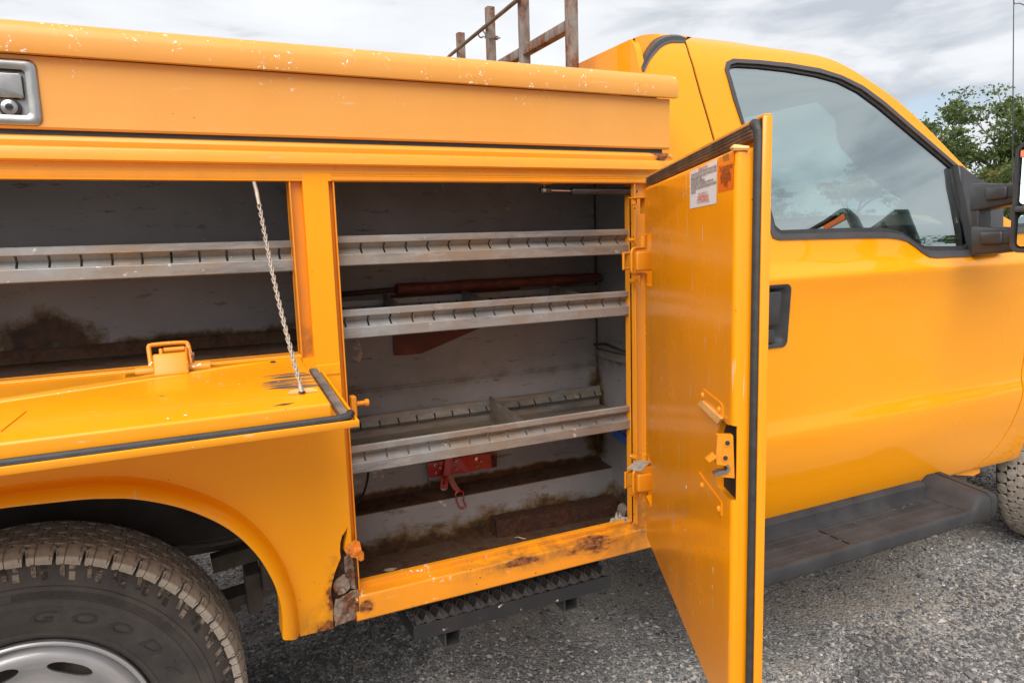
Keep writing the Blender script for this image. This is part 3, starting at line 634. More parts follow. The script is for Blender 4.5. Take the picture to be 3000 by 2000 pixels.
# ---- shelves
SP = 0.0537
def shelf(x0, x1, zt, ph, lip=True, divs=(), depth=0.325, dust='galv', yf=0.032):
    """zt top of the front rail, ph x of the first slot"""
    s = bpy.data.objects.new('shelf', None); link(s, T, Matrix.Translation((x0, yf, zt)))
    def rail_(yv, sgn, ztop, mat, nm):
        # sigma shaped rail: top band, v-shaped valley cut by slots, lower band
        y0 = yv; yi = yv + 0.019*sgn
        bm = bmesh.new()
        top = [(y0+0.010*sgn,ztop-0.002),(y0+0.004*sgn,ztop),(y0,ztop-0.003),(y0,ztop-0.015),(y0+0.0015*sgn,ztop-0.0165),(y0+0.010*sgn,ztop-0.0172)]
        low = [(y0+0.008*sgn,ztop-0.0400),(y0+0.001*sgn,ztop-0.0415),(y0,ztop-0.043),(y0,ztop-0.0655),(y0+0.002*sgn,ztop-0.0675),(y0+0.020*sgn,ztop-0.0675),(y0+0.020*sgn,ztop-0.066),(y0+0.0035*sgn,ztop-0.066),(y0+0.0035*sgn,ztop-0.0435),(y0+0.008*sgn,ztop-0.0420)]
        for pr in (top, low): bloft(bm, pr, [((x,0,0),(0,1,0),(0,0,1)) for x in (x0,(x0+x1)/2,x1)])
        # valley plates between the slots
        xs = []; q = ph
        while q - SP > x0: q -= SP
        while q < x1: xs.append(q); q += SP
        cuts = [x0]+xs+[x1]
        for a, b in zip(cuts[:-1], cuts[1:]):
            a2 = a+0.0023 if a != x0 else a; b2 = b-0.0023 if b != x1 else b
            if b2-a2 < 0.002: continue
            pf = [(y0+0.006*sgn,ztop-0.0160),(yi,ztop-0.0285),(y0+0.0045*sgn,ztop-0.0408),(y0+0.0065*sgn,ztop-0.0425),(yi+0.002*sgn,ztop-0.0290),(y0+0.0085*sgn,ztop-0.0150)]
            bloft(bm, pf, [((x,0,0),(0,1,0),(0,0,1)) for x in (a2,b2)])
        return mkbm(nm, bm, mat, s, None, 30)
    rail_(yf, 1, zt, M['galv'], 'front_rail'); rail_(depth, -1, zt, M['galv'], 'back_rail')
    box('shelf_pan', x0, x1, yf+0.006, depth-0.006, zt-0.0645, zt-0.062, M['galvdust'], s)
    for (xa, full) in divs:
        h = zt-0.004 if full else zt
        bm = bmesh.new(); v = [bm.verts.new(p) for p in ((xa,yf+0.012,zt-0.061),(xa,depth-0.012,zt-0.061),(xa,depth-0.012,zt+0.012),(xa,depth-0.035,zt+0.012),(xa,yf+0.012,zt-0.018))]
        bm.faces.new(v); g = bmesh.ops.extrude_face_region(bm, geom=bm.faces[:])
        for q in g['geom']:
            if isinstance(q, bmesh.types.BMVert): q.co.x += 0.002
        mkbm('divider', bm, M['galvdust'], s)
    return s
shelf(0.288, 1.197, 1.4056, 0.389)
shelf(0.288, 1.197, 1.2385, 0.3415, divs=((0.505,1),(0.735,1),(1.02,1)))
shelf(0.288, 1.197, 0.9175, 0.3675, divs=((0.808,1),))
shelf(XL+0.01, 0.262, 1.3990, -0.2755)
box('shelf_bracket', 0.2625, 0.2755, 0.05, 0.30, 1.315, 1.36, M['galvdust'], T, 0.001)
# ---- support chain
ch = bpy.data.objects.new('support_chain', None)
cA = Vector((0.163,0.006,1.521)); cB = onP(884, 1150, Vector((0,-0.02,1.122))+Vector((0,-math.sin(R_(7)),math.cos(R_(7))))*0.037, Vector((0,-math.sin(R_(7)),math.cos(R_(7)))))
link(ch, T, Matrix.Translation(cA))
def linkmesh():
    bm = bmesh.new(); L_, W_ = 0.0105, 0.0040
    pts = []
    for k in range(20):
        a = 2*math.pi*k/20; sx = math.cos(a); 
        ww = W_*(1.0 if math.sin(a) > 0 else 0.62)
        pts.append(Vector((ww*sx, 0.0016*math.cos(2*a), L_*math.sin(a))))
    btube(bm, pts, 0.00125, 6, True)
    return bm
lk0 = None; h1 = cA + (cB-cA)*0.125; h2 = cA + (cB-cA)*0.955
tube('chain_hook', [cA+Vector((0,0.0,0.012)), cA, cA.lerp(h1,0.4)+Vector((0.001,0,0)), h1], [0.0035,0.004,0.0042,0.0036], M['zinc'], ch, 8)
tube('chain_hook', [h2, cB.lerp(h2,0.5), cB, cB-Vector((0,0.002,0.010))], [0.0032,0.0042,0.0044,0.003], M['zinc'], ch, 8)
nl = 42; dirv = (h2-h1).normalized(); 
for i in range(nl):
    t = (i+0.5)/nl; sag = 0.006*math.sin(math.pi*t)
    p = h1.lerp(h2, t) + Vector((-sag*0.6, 0, -sag))
    q = (-dirv).to_track_quat('Z', 'Y').to_matrix().to_4x4()
    mw = Matrix.Translation(p) @ q @ Matrix.Rotation(R_(32 if i % 2 else -32), 4, 'Z') @ Matrix.Rotation(R_(10), 4, 'X')
    if lk0 is None: lk0 = mkbm('link', linkmesh(), M['zinc'], ch, mw, 60)
    else: inst('link', lk0, ch, mw)
    if 1 <= i <= 14 and random.random() < 0.6 and i > 0:
        o = COL.objects[-1] if False else None
# ---- latch on the lid, left edge of the picture
lt = bpy.data.objects.new('paddle_latch', None); link(lt, T, Matrix.Translation((-0.33,0,1.68)))
def rrect(x0, x1, z0, z1, r, n=6, skew=0.0):
    P = []
    for cx_, cz_, a0 in ((x1-r,z1-r,0),(x0+r,z1-r,90),(x0+r,z0+r,180),(x1-r,z0+r,270)):
        for k in range(n+1): a = R_(a0+90*k/n); P.append((cx_+r*math.cos(a), cz_+r*math.sin(a)))
    return P
def ring_loft(name, steps, mat, parent):
    bm = bmesh.new(); rings = []
    for (x0,x1,z0,z1,r,y) in steps: rings.append([bm.verts.new((p[0],y,p[1])) for p in rrect(x0,x1,z0,z1,r)])
    for A, B in zip(rings[:-1], rings[1:]):
        for k in range(len(A)): bm.faces.new((A[k],A[(k+1)%len(A)],B[(k+1)%len(A)],B[k]))
    bm.faces.new(rings[-1]); return mkbm(name, bm, mat, parent, None, 50)
ring_loft('latch_bezel', [(lx0,lx1,lz0,lz1,0.014,0.0),(lx0,lx1,lz0,lz1,0.014,-0.002),(lx0+.003,lx1-.003,lz0+.003,lz1-.003,0.013,-0.005),(lx0+.012,lx1-.012,lz0+.012,lz1-.012,0.010,-0.0055),(lx0+.019,lx1-.019,lz0+.018,lz1-.018,0.007,-0.002),(lx0+.021,lx1-.021,lz0+.020,lz1-.020,0.006,0.014)], M['steel'], lt)
lsp = lz0 + (lz1-lz0)*0.415
ring_loft('paddle_handle', [(lx0+.022,lx1-.025,lsp,lz1-.024,0.006,0.010),(lx0+.022,lx1-.025,lsp,lz1-.024,0.006,0.0005),(lx0+.024,lx1-.027,lsp+.002,lz1-.026,0.005,-0.0012)], M['steel'], lt)
def cyl(name, c, r, y0, y1, mat, parent, n=24):
    bm = bmesh.new(); rings = []
    for y, rr in ((y0,r),(y1+0.0008,r),(y1,r*0.94)): rings.append([bm.verts.new((c[0]+rr*math.cos(2*math.pi*k/n), y, c[1]+rr*math.sin(2*math.pi*k/n))) for k in range(n)])
    for A, B in zip(rings[:-1], rings[1:]):
        for k in range(n): bm.faces.new((A[k],A[(k+1)%n],B[(k+1)%n],B[k]))
    bm.faces.new(rings[-1]); return mkbm(name, bm, mat, parent, None, 50)
kc = onY(27, 314, 0.0); kc = (kc.x, kc.z)
cyl('lock_ring', kc, 0.0175, 0.012, 0.002, M['rubber'], lt); cyl('lock_cylinder', kc, 0.0135, 0.002, -0.001, M['steel'], lt); cyl('key_slot', kc, 0.0065, -0.001, -0.002, M['plastic'], lt)
box('key_slot', kc[0]-0.005, kc[0]+0.005, -0.0032, -0.0019, kc[1]-0.001, kc[1]+0.001, M['black'], lt)
TX = Matrix.Rotation(R_(90), 4, 'X')
text_obj('embossed_letters', 'IN', 0.018, M['steel'], lt, Matrix.Translation((lx1-0.062, -0.0019, lz1-0.045)) @ TX, 0.0012, align='RIGHT', bold=0.0002)
text_obj('embossed_letters', '16', 0.018, M['steel'], lt, Matrix.Translation((lx1-0.060, -0.0019, lz1-0.065)) @ TX, 0.0012, align='RIGHT', bold=0.0002)
# ---- drop-down door of the rear bay
FA = R_(7); FV = Vector((0,-math.cos(FA),-math.sin(FA))); FWN = Vector((0,-math.sin(FA),math.cos(FA)))
FM = Matrix(((1,0,0,0),(0,FV.y,FWN.y,-0.02),(0,FV.z,FWN.z,1.122),(0,0,0,1)))     # local x, v (outwards), h (up)
fd = bpy.data.objects.new('drop_down_door', None); link(fd, T, FM)
FX0, FX1, FD = XL+0.04, 0.262, 0.375
bm = bmesh.new(); bbox(bm, FX0, FX1, 0.0, FD, -0.004, 0.0, 0.0)
mkbm('door_skin', bm, M['fold'], fd, FM)
bm = bmesh.new(); bbox(bm, FX0, FX1+0.002, FD-0.001, FD+0.005, -0.004, 0.009, 0.002, 2); bbox(bm, FX1-0.003, FX1+0.002, 0.05, FD-0.001, -0.004, 0.008, 0.001, 1)
mkbm('door_hem', bm, M['fold'], fd, FM)
# inner pan with sloping walls
def pan(bm, x0, x1, v0, v1, h, sl):
    a = [bm.verts.new(p) for p in ((x0,v0,0.0),(x1,v0,0.0),(x1,v1,0.0),(x0,v1,0.0))]
    b = [bm.verts.new(p) for p in ((x0+sl,v0,h),(x1-sl,v0,h),(x1-sl,v1-sl*0.4,h),(x0+sl,v1-sl*0.4,h))]
    fs = [bm.faces.new(b)] + [bm.faces.new((a[i],a[(i+1)%4],b[(i+1)%4],b[i])) for i in range(4)]
    ed = [e for e in fs[0].edges] + [e for e in bm.edges if (e.verts[0] in a) != (e.verts[1] in a)]
    bmesh.ops.bevel(bm, geom=ed, offset=0.005, segments=3, affect='EDGES', profile=0.5)
bm = bmesh.new(); pan(bm, FX0+0.04, 0.226, 0.036, 0.354, 0.036, 0.004)
ip = mkbm('inner_panel', bm, M['fold'], fd, FM, 40)
cb = bmesh.new(); bbox(cb, -0.095, 0.012, 0.0, 0.064, -0.02, 0.06, M=FM)
# hinge cut-outs
def localcut(x0,x1,v0,v1):
    b = bmesh.new(); bbox(b, x0,x1,v0,v1,0.004,0.06); bmesh.ops.recalc_face_normals(b, faces=b.faces)
    for q in b.verts: q.co = FM @ q.co
    return b
ip2 = localcut(-0.105, 0.012, 0.0, 0.066)
boolean(ip, [('DIFFERENCE', ip2)], 40)
bm = bmesh.new(); bbox(bm, FX0+0.04, -0.085, 0.034, 0.038, 0.0, 0.040, 0.001, 1); bbox(bm, 0.010, 0.226, 0.034, 0.038, 0.0, 0.040, 0.001, 1); mkbm('hinge_edge', bm, M['fold'], fd, FM)
# ribbed seal on the right and along the front
def ribseal(bm, p0, p1, across, up, wd=0.017, ht=0.011, groove=3):
    prof = [(-wd/2,0)]; n = groove*2+1
    for k in range(n+1):
        u = -wd/2 + wd*k/n; prof.append((u, ht*(1.0 if k % 2 == 0 else 0.78)*(0.85+0.15*math.cos(u/wd*2.6))))
    prof.append((wd/2,0)); bloft(bm, prof, [(p0,across,up),(p1,across,up)])
bm = bmesh.new(); ribseal(bm, (0.2455,0.045,0.0), (0.2455,0.360,0.0), (1,0,0), (0,0,1), 0.017, 0.014)
mkbm('weatherstrip', bm, M['rubberdusty'], fd, FM)
bm = bmesh.new(); btube(bm, [(FX0+0.01,0.3655,0.0085),(0.10,0.3655,0.0085),(0.230,0.3655,0.0095),(0.249,0.364,0.012),(0.2545,0.354,0.014)], 0.0078, 10); mkbm('weatherstrip', bm, M['rubber'], fd, FM)
# chain bracket, knuckle hinge, patch plate
cl = FM.inverted() @ cB
bm = bmesh.new(); ring = [bm.verts.new((cl.x+0.002+0.026*math.cos(R_(a)), cl.y+0.004-0.024*math.sin(R_(a)) , 0.0368)) for a in range(0,181,15)]
bm.faces.new(ring); g = bmesh.ops.extrude_face_region(bm, geom=bm.faces[:]); [setattr(q.co, 'z', 0.0395) for q in g['geom'] if isinstance(q, bmesh.types.BMVert)]
mkbm('chain_bracket', bm, M['hook'], fd, FM)
cyl_m = FM @ Matrix.Translation((cl.x, cl.y+0.004, 0.0398)) @ Matrix.Rotation(R_(90),4,'X')
cyl('bracket_hole', (0,0), 0.0065, 0.0006, -0.0002, M['black'], fd).matrix_basis = FM @ Matrix.Translation((cl.x, cl.y+0.003, 0.0396)) @ Matrix.Rotation(R_(-90),4,'X')
pp = [FM.inverted() @ onP(x_, y_, FM @ Vector((0,0,0.038)), FWN) for x_, y_ in ((0,1262),(75,1202),(80,1205),(20,1275),(0,1285))]
tube('patch_seam', [(q.x,q.y,0.0372) for q in pp[:2]], 0.0014, M['fold'], fd, 5, mw=FM)
# dark slot in the panel
sl = FM.inverted() @ onP(830, 1185, FM @ Vector((0,0,0.036)), FWN)
bm = bmesh.new(); v = [bm.verts.new((sl.x+a, sl.y+b, 0.0366)) for a, b in ((-0.018,0.002),(0,-0.004),(0.02,-0.002),(0.004,0.004))]; bm.faces.new(v); mkbm('lens_slot', bm, M['plastic'], fd, FM)
sl = FM.inverted() @ onP(800, 1060, FM @ Vector((0,0,0.036)), FWN)
cyl('drain_hole', (0,0), 0.006, 0.0006, -0.0002, M['black'], fd).matrix_basis = FM @ Matrix.Translation((sl.x, sl.y, 0.0366)) @ Matrix.Rotation(R_(-90),4,'X')
# hinge of the drop-down door
hg = bpy.data.objects.new('door_hinge', None); hx0, hx1 = -0.052, 0.004; HY = -0.055
link(hg, T, Matrix.Translation((-0.02,-0.05,1.15)))
bm = bmesh.new()
btube(bm, [(-0.088,-0.066,1.152),(0.045,-0.066,1.152)], 0.0115, 14)
mkbm('hinge_pin', bm, M['hinge'], hg, None, 50)
bm = bmesh.new(); bbox(bm, -0.056, 0.006, -0.096, -0.083, 1.138, 1.188, 0.005, 3, M=Matrix.Translation((0,-0.085,1.163)) @ Matrix.Rotation(R_(-34),4,'X') @ Matrix.Translation((0,0.085,-1.163)))
mkbm('hinge_strap', bm, M['hinge'], hg)
hl = [(-0.060,-0.060,1.156),(-0.062,-0.040,1.186),(-0.062,-0.034,1.196),(-0.056,-0.032,1.2005),(0.0,-0.032,1.2005),(0.008,-0.034,1.196),(0.010,-0.044,1.180),(0.012,-0.058,1.156)]
bm = bmesh.new(); btube(bm, spline(hl,3), 0.0046, 8); mkbm('hinge_loop', bm, M['hinge'], hg, None, 50)
bm = bmesh.new(); btube(bm, [(-0.036,-0.050,1.190),(0.001,-0.050,1.190)], 0.0058, 10); btube(bm, [(-0.041,-0.060,1.160),(-0.041,-0.046,1.193)], 0.004, 8); btube(bm, [(0.003,-0.060,1.160),(0.003,-0.046,1.193)], 0.004, 8)
mkbm('hinge_roller', bm, M['hinge'], hg, None, 50)
bm = bmesh.new(); bbox(bm, 0.0135, 0.0165, -0.068, -0.044, 1.140, 1.174, 0.002, 1); btube(bm, [(0.012,-0.05,1.176),(0.018,-0.05,1.176)], 0.006, 10); mkbm('hinge_plate', bm, M['rackrust'], hg, None, 50)
# ---- tall side door (open about 64 degrees)
DA = R_(64); DU = Vector((-math.cos(DA),-math.sin(DA),0)); DNn = Vector((-math.sin(DA),math.cos(DA),0)); DO = Vector((1.14,-0.046,0))
DM = Matrix(((DU.x,DNn.x,0,DO.x),(DU.y,DNn.y,0,DO.y),(0,0,1,0),(0,0,0,1)))     # local s, h, z
def dloc(px, py, h=0.04): q = onP(px, py, DO + DNn*h, DNn); return DM.inverted() @ q
sdoor = bpy.data.objects.new('side_door', None); link(sdoor, T, DM)
DW = 0.880; DZ0, DZ1 = 0.505, 1.541
bm = bmesh.new(); bbox(bm, 0.0, DW, -0.004, 0.0, DZ0, DZ1); mkbm('door_skin', bm, M['doorskin'], sdoor, DM)
bm = bmesh.new()
bbox(bm, DW-0.001, DW+0.004, -0.004, 0.009, DZ0, DZ1, 0.0015, 2); bbox(bm, 0.0, DW-0.001, -0.004, 0.007, DZ1-0.002, DZ1+0.003, 0.001, 1)
mkbm('door_hem', bm, M['doorskin'], sdoor, DM)
bm = bmesh.new()
def pan2(bm, s0, s1, z0, z1, h):
    a = [bm.verts.new(p) for p in ((s0,0.0,z0),(s1,0.0,z0),(s1,0.0,z1),(s0,0.0,z1))]; b = [bm.verts.new(p) for p in ((s0,h,z0),(s1,h,z0),(s1,h,z1),(s0,h,z1))]
    fs = [bm.faces.new(b)] + [bm.faces.new((a[i],a[(i+1)%4],b[(i+1)%4],b[i])) for i in range(4)] + [bm.faces.new(a[::-1])]
    bmesh.ops.bevel(bm, geom=[e for e in fs[0].edges]+[e for e in bm.edges if (e.verts[0] in a) != (e.verts[1] in a)], offset=0.009, segments=4, affect='EDGES', profile=0.5)
H = 0.040; SB0, SB1 = 0.105, 0.862
pan2(bm, SB0, SB1, 0.600, 1.502, H)
dp = mkbm('inner_panel', bm, M['inner'], sdoor, DM, 50)
def dprism(pts, h0, h1):
    """prism in door-local (s,z) turned into world space"""
    b = bmesh.new(); A = [b.verts.new(DM @ Vector((p[0],h0,p[1]))) for p in pts]; B = [b.verts.new(DM @ Vector((p[0],h1,p[1]))) for p in pts]; n = len(pts)
    b.faces.new(A); b.faces.new(B[::-1])
    for i in range(n): b.faces.new((A[i],B[i],B[(i+1)%n],A[(i+1)%n]))
    bmesh.ops.recalc_face_normals(b, faces=b.faces); return b
# access slot: outline traced on the door plane
spx = [(2102,1267),(2115,1225),(2128,1240),(2146,1251),(2162,1251),(2162,1474),(2147,1474),(2140,1466),(2102,1424)]
slot = [(dloc(x_,y_,H).x, dloc(x_,y_,H).z) for x_, y_ in spx]
slot = [(s_, z_) for s_, z_ in slot]
slotA = [(min(dloc(x_,y_,H).x, SB1-0.003), dloc(x_,y_,H).z) for x_, y_ in ((2102,1267),(2115,1225),(2128,1240),(2137,1247),(2149,1252),(2149,1474),(2139,1465),(2102,1424))]
boolean(dp, [('DIFFERENCE', dprism(slotA, 0.010, 0.07))], 50); boolean(dp, [('DIFFERENCE', dprism([(SB1-0.02,slotA[4][1]),(SB1+0.03,slotA[4][1]),(SB1+0.03,slotA[5][1]),(SB1-0.02,slotA[5][1])], 0.0325, 0.07))], 50)
slot = slotA
for ya_, yb_ in ((684,836),(1338,1466)):
    s1_ = dloc(1909,(ya_+yb_)/2,H).x; z1_ = dloc(1900,ya_,H).z; z0_ = dloc(1900,yb_,H).z
    boolean(dp, [('DIFFERENCE', dprism([(SB0-0.03,z0_),(s1_,z0_),(s1_,z1_),(SB0-0.03,z1_)], -0.01, 0.07))], 50)
zA, zB = dloc(2102,1240,H).z, dloc(2102,1450,H).z
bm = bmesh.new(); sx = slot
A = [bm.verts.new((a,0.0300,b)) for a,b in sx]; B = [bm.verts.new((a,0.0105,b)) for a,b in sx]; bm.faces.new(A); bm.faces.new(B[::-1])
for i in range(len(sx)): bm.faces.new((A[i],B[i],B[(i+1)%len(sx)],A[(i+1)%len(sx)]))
mkbm('cavity_shade_fill', bm, M['black'], sdoor, DM)  # solid black block fills the slot in place of the shade inside it
# seals: ribbed along the top, bulb down the free edge
bm = bmesh.new(); ribseal(bm, (0.0,0.0,DZ1-0.016), (SB1,0.0,DZ1-0.016), (0,0,1), (0,1,0), 0.022, 0.020, 4)
mkbm('weatherstrip', bm, M['rubberdusty'], sdoor, DM, 30)
bm = bmesh.new(); btube(bm, [(DW-0.0085,0.0100,DZ0+0.004),(DW-0.0085,0.0100,1.0),(DW-0.0085,0.0100,DZ1-0.020),(DW-0.012,0.012,DZ1-0.011),(DW-0.022,0.013,DZ1-0.008)], 0.0078, 12); mkbm('weatherstrip', bm, M['rubber'], sdoor, DM, 60)
tube('corner_sealant', [(SB1-0.02,H-0.002,1.503),(SB1-0.002,0.04,1.502),(SB1+0.004,0.022,1.500)], [0.004,0.005,0.003], M['hook'], sdoor, 6, mw=DM)
# latch with hook jaw
lp = dloc(2110, 1275, H); lq = dloc(2148, 1400, H)
lz1, lz0 = dloc(2102,1272,H).z, dloc(2150,1402,H).z
la = bpy.data.objects.new('door_latch', None); link(la, sdoor, DM @ Matrix.Translation((lp.x,H,lp.z)))
# the latch body faces the free edge: it is seen on the end wall
def ep(px, py, s=SB1):  # meet the plane of the free end
    q = onP(px, py, DO + DU*s, DU); return DM.inverted() @ q
la_s = SB1-0.004
lz = [ep(2102,1275,la_s), ep(2148,1275,la_s), ep(2152,1400,la_s), ep(2095,1395,la_s), ep(2095,1385,la_s),ep(2120,1382,la_s),ep(2130,1375,la_s),ep(2130,1366,la_s),ep(2118,1362,la_s),ep(2100,1360,la_s),ep(2097,1345,la_s)]
def plate_on_end(name, P, s0, s1, mat, bev=True):
    bm = bmesh.new(); A = [bm.verts.new((s1, q.y, q.z)) for q in P]; B = [bm.verts.new((s0, q.y, q.z)) for q in P]; n = len(P)
    bm.faces.new(A); bm.faces.new(B[::-1])
    for i in range(n): bm.faces.new((A[i],B[i],B[(i+1)%n],A[(i+1)%n]))
    return mkbm(name, bm, mat, la, DM)
plate_on_end('latch_body', lz, la_s-0.012, la_s, M['hinge'])
for (cx_, cy_) in ((2131,1297),(2125,1341)):
    q = ep(cx_, cy_, la_s+0.001)
    for rr, yy, mm, nm in ((0.0058,0.0012,'hinge','screw_boss'),(0.0036,0.0018,'plastic','screw_hole')):
        bm = bmesh.new(); n = 14; bm.faces.new([bm.verts.new((la_s+yy, q.y+rr*math.cos(2*math.pi*k/n), q.z+rr*math.sin(2*math.pi*k/n))) for k in range(n)])
        r0 = bm.faces[:]; g = bmesh.ops.extrude_face_region(bm, geom=r0)
        for w_ in g['geom']:
            if isinstance(w_, bmesh.types.BMVert): w_.co.x -= 0.002
        mkbm(nm, bm, M[mm], la, DM)
j = [ep(*p, la_s+0.003) for p in ((2092,1388),(2110,1379),(2128,1378),(2133,1368),(2126,1364),(2134,1360),(2140,1372),(2132,1386),(2110,1392),(2095,1394))]
plate_on_end('latch_jaw', j, la_s-0.01, la_s+0.003, M['steel'])
g1 = [ep(*p, la_s+0.006) for p in ((2070,1346),(2092,1328),(2098,1334),(2098,1342),(2078,1354))]
plate_on_end('release_lever', g1, la_s-0.004, la_s+0.006, M['hinge'])
# rod guards riveted on the inner panel
def dplate(name, px, h0, h1, mat, parent=sdoor):
    bm = bmesh.new(); P = [dloc(x_,y_,h1) for x_, y_ in px]; A = [bm.verts.new((q.x,h1,q.z)) for q in P]; B = [bm.verts.new((q.x,h0,q.z)) for q in P]; n = len(P)
    bm.faces.new(A); bm.faces.new(B[::-1])
    for i in range(n): bm.faces.new((A[i],B[i],B[(i+1)%n],A[(i+1)%n]))
    return mkbm(name, bm, mat, parent, DM)
dplate('rod_guard', [(2058,1138),(2108,1178),(2115,1188),(2115,1226),(2100,1243),(2052,1190),(2046,1180)], H-0.001, H+0.002, M['inner'])
dplate('rod_guard_lip', [(2044,1184),(2054,1173),(2112,1226),(2102,1242)], H+0.002, H+0.0065, M['hook'])
dplate('rod_guard', [(2046,1382),(2112,1470),(2112,1510),(2104,1506),(2046,1420)], H-0.001, H+0.0018, M['inner'])
for px_, py_ in ((2057,1157),(2105,1199),(2055,1420),(2104,1489)):
    q = dloc(px_, py_, H+0.003)
    bm = bmesh.new(); bmesh.ops.create_uvsphere(bm, u_segments=12, v_segments=8, radius=0.0052)
    for v in bm.verts: v.co.y *= 0.7; v.co += Vector((q.x, H+0.002, q.z))
    mkbm('rivet', bm, M['inner'], sdoor, DM, 60)
# decals
def dquad(name, px, h, mat, parent):
    P = [dloc(x_,y_,h) for x_, y_ in px]; return mk(name, [(q.x,h,q.z) for q in P], [tuple(range(len(P)))], mat, parent, DM)
dc1 = bpy.data.objects.new('instruction_label', None); link(dc1, sdoor, DM)
hL = H+0.0006; corners1 = [(2021,504),(2101,466),(2099,596),(2021,612)]
dquad('label_sheet', corners1, hL, M['paper'], dc1)
def dtext(px, py, body, size, mat, parent, wide=None, align='LEFT', h=H+0.0011):
    q = dloc(px, py, h)
    # door-local text frame: reading direction runs with growing s, seen from the +h side
    mw = DM @ Matrix(((1,0,0,q.x),(0,0,1,h),(0,1,0,q.z),(0,0,0,1)))
    o = text_obj('lettering', body, size, mat, parent, mw, 0.0, align=align)
    if wide:
        xs = [v.co.x for v in o.data.vertices]; ww = max(xs)-min(xs)
        for v in o.data.vertices: v.co.x *= wide/ww
    return o
def dtextw(p0, p1, body, size, mat, parent):
    a = dloc(*p0, H+0.0011); b = dloc(*p1, H+0.0011); return dtext(p0[0], p0[1], body, size, mat, parent, wide=max(0.01, b.x-a.x))
ls = 0.0115
dtextw((2046,503),(2072,490),'Maintenance Instructions', ls, M['inkred'], dc1)
rows = [((2024,520),(2099,488),'Your new body was coated with the finest primer for protection in transit'),((2024,529),(2099,497),'and storage. It is imperative that it is properly primed within six months,'),
        ((2024,536),(2056,522),'or the warranty is void.'),((2024,544),(2064,528),'Please see your dealer for paint information.'),
        ((2024,552),(2090,527),'Do not use lacquer thinner. This will cause damage to the primer coat.'),((2024,561),(2098,535),'Protect and lubricate hinges, latches and locks at regular service intervals'),((2024,570),(2038,564),'for best results.')]
for a, b, s_ in rows: dtextw(a, b, s_, 0.0098, M['ink'], dc1)
dtextw((2045,580),(2072,569),'TRUCK BODY LLC', 0.011, M['inkred'], dc1); dtextw((2042,589),(2075,578),'P.O. Box 650, Shillington, PA', 0.011, M['inkred'], dc1); dtextw((2041,598),(2077,589),'610-775-3301 www.bodytruck.org', 0.011, M['inkred'], dc1)
dc2 = bpy.data.objects.new('warning_label', None); link(dc2, sdoor, DM)
dquad('label_sheet', [(2104,465),(2149,443),(2148,552),(2104,564)], hL, M['orange'], dc2)
dquad('label_heading', [(2104,464),(2150,442),(2150,480),(2104,488)], hL+0.0003, M['orangehi'], dc2)
dtextw((2117,477),(2136,466),'WARNING', 0.020, M['inkgrey'], dc2)
for a, b, s_ in (((2108,505),(2145,489),'Do not operate this vehicle'),((2114,515),(2138,506),'with doors open.'),((2110,527),(2141,517),'Always keep compartments'),((2111,539),(2141,528),'closed and latched when'),((2120,548),(2131,543),'moving.')):
    dtextw(a, b, s_, 0.0125, M['ink'], dc2)
# ---- hinges of the side door
def side_hinge(zc, folded=False):
    g = bpy.data.objects.new('door_hinge', None); link(g, T, Matrix.Translation((1.12,-0.02,zc)))
    # goose-neck loop seen on the door side of the jamb lip
    pts = [(1.125,-0.03,zc+0.033),(1.078,-0.052,zc+0.033),(1.068,-0.056,zc+0.029),(1.065,-0.057,zc+0.021),(1.065,-0.057,zc-0.021),(1.068,-0.056,zc-0.029),(1.078,-0.052,zc-0.033),(1.125,-0.03,zc-0.033)]
    bm = bmesh.new(); btube(bm, spline(pts,3), 0.0042, 8); mkbm('hinge_loop', bm, M['hinge'], g, None, 50)
    bm = bmesh.new(); bbox(bm, -0.027, 0.027, -0.008, 0.008, -0.0255, 0.0255, 0.006, 4, M=Matrix.Translation((1.098,-0.070,zc)) @ Matrix.Rotation(R_(-14),4,'Z')); mkbm('hinge_strap', bm, M['hinge'], g, None, 45)
    bm = bmesh.new(); btube(bm, [(1.058,-0.030,zc+0.022),(1.058,-0.030,zc-0.020)], 0.0038, 8); btube(bm, [(1.056,-0.030,zc+0.021),(1.09,-0.02,zc+0.021)], 0.0036, 8); btube(bm, [(1.056,-0.030,zc-0.019),(1.09,-0.02,zc-0.019)], 0.0036, 8); mkbm('hinge_rod', bm, M['hinge'], g, None, 50)
    for s_ in (1, -1):
        bm = bmesh.new(); btube(bm, [(1.118,-0.034,zc+s_*0.034),(1.118,-0.034,zc+s_*0.066)], 0.0095, 12); mkbm('hinge_pin', bm, M['jamb'], g, None, 50)
        bm = bmesh.new(); btube(bm, [(1.100,0.000,zc+s_*0.054),(1.100,-0.026,zc+s_*0.054)], 0.0070, 6); mkbm('bolt', bm, M['hinge'], g, None, 50)
    return g
hz1 = onX(1880, 765, 1.09).z; hz2 = onX(1884, 1412, 1.09).z
side_hinge(hz1); g2 = side_hinge(hz2)
bm = bmesh.new(); bbox(bm, -0.028, 0.028, -0.022, 0.022, -0.002, 0.002, 0.0015, 1, M=Matrix.Translation((1.092,-0.045,hz2+0.042)) @ Matrix.Rotation(R_(22),4,'Z') @ Matrix.Rotation(R_(-14),4,'Y')); mkbm('hinge_arm', bm, M['cloth'], g2)
bm = bmesh.new(); bbox(bm, 1.085, 1.14, -0.052, -0.030, hz2+0.036, hz2+0.041, 0.002, 1); mkbm('hinge_arm', bm, M['hinge'], g2)
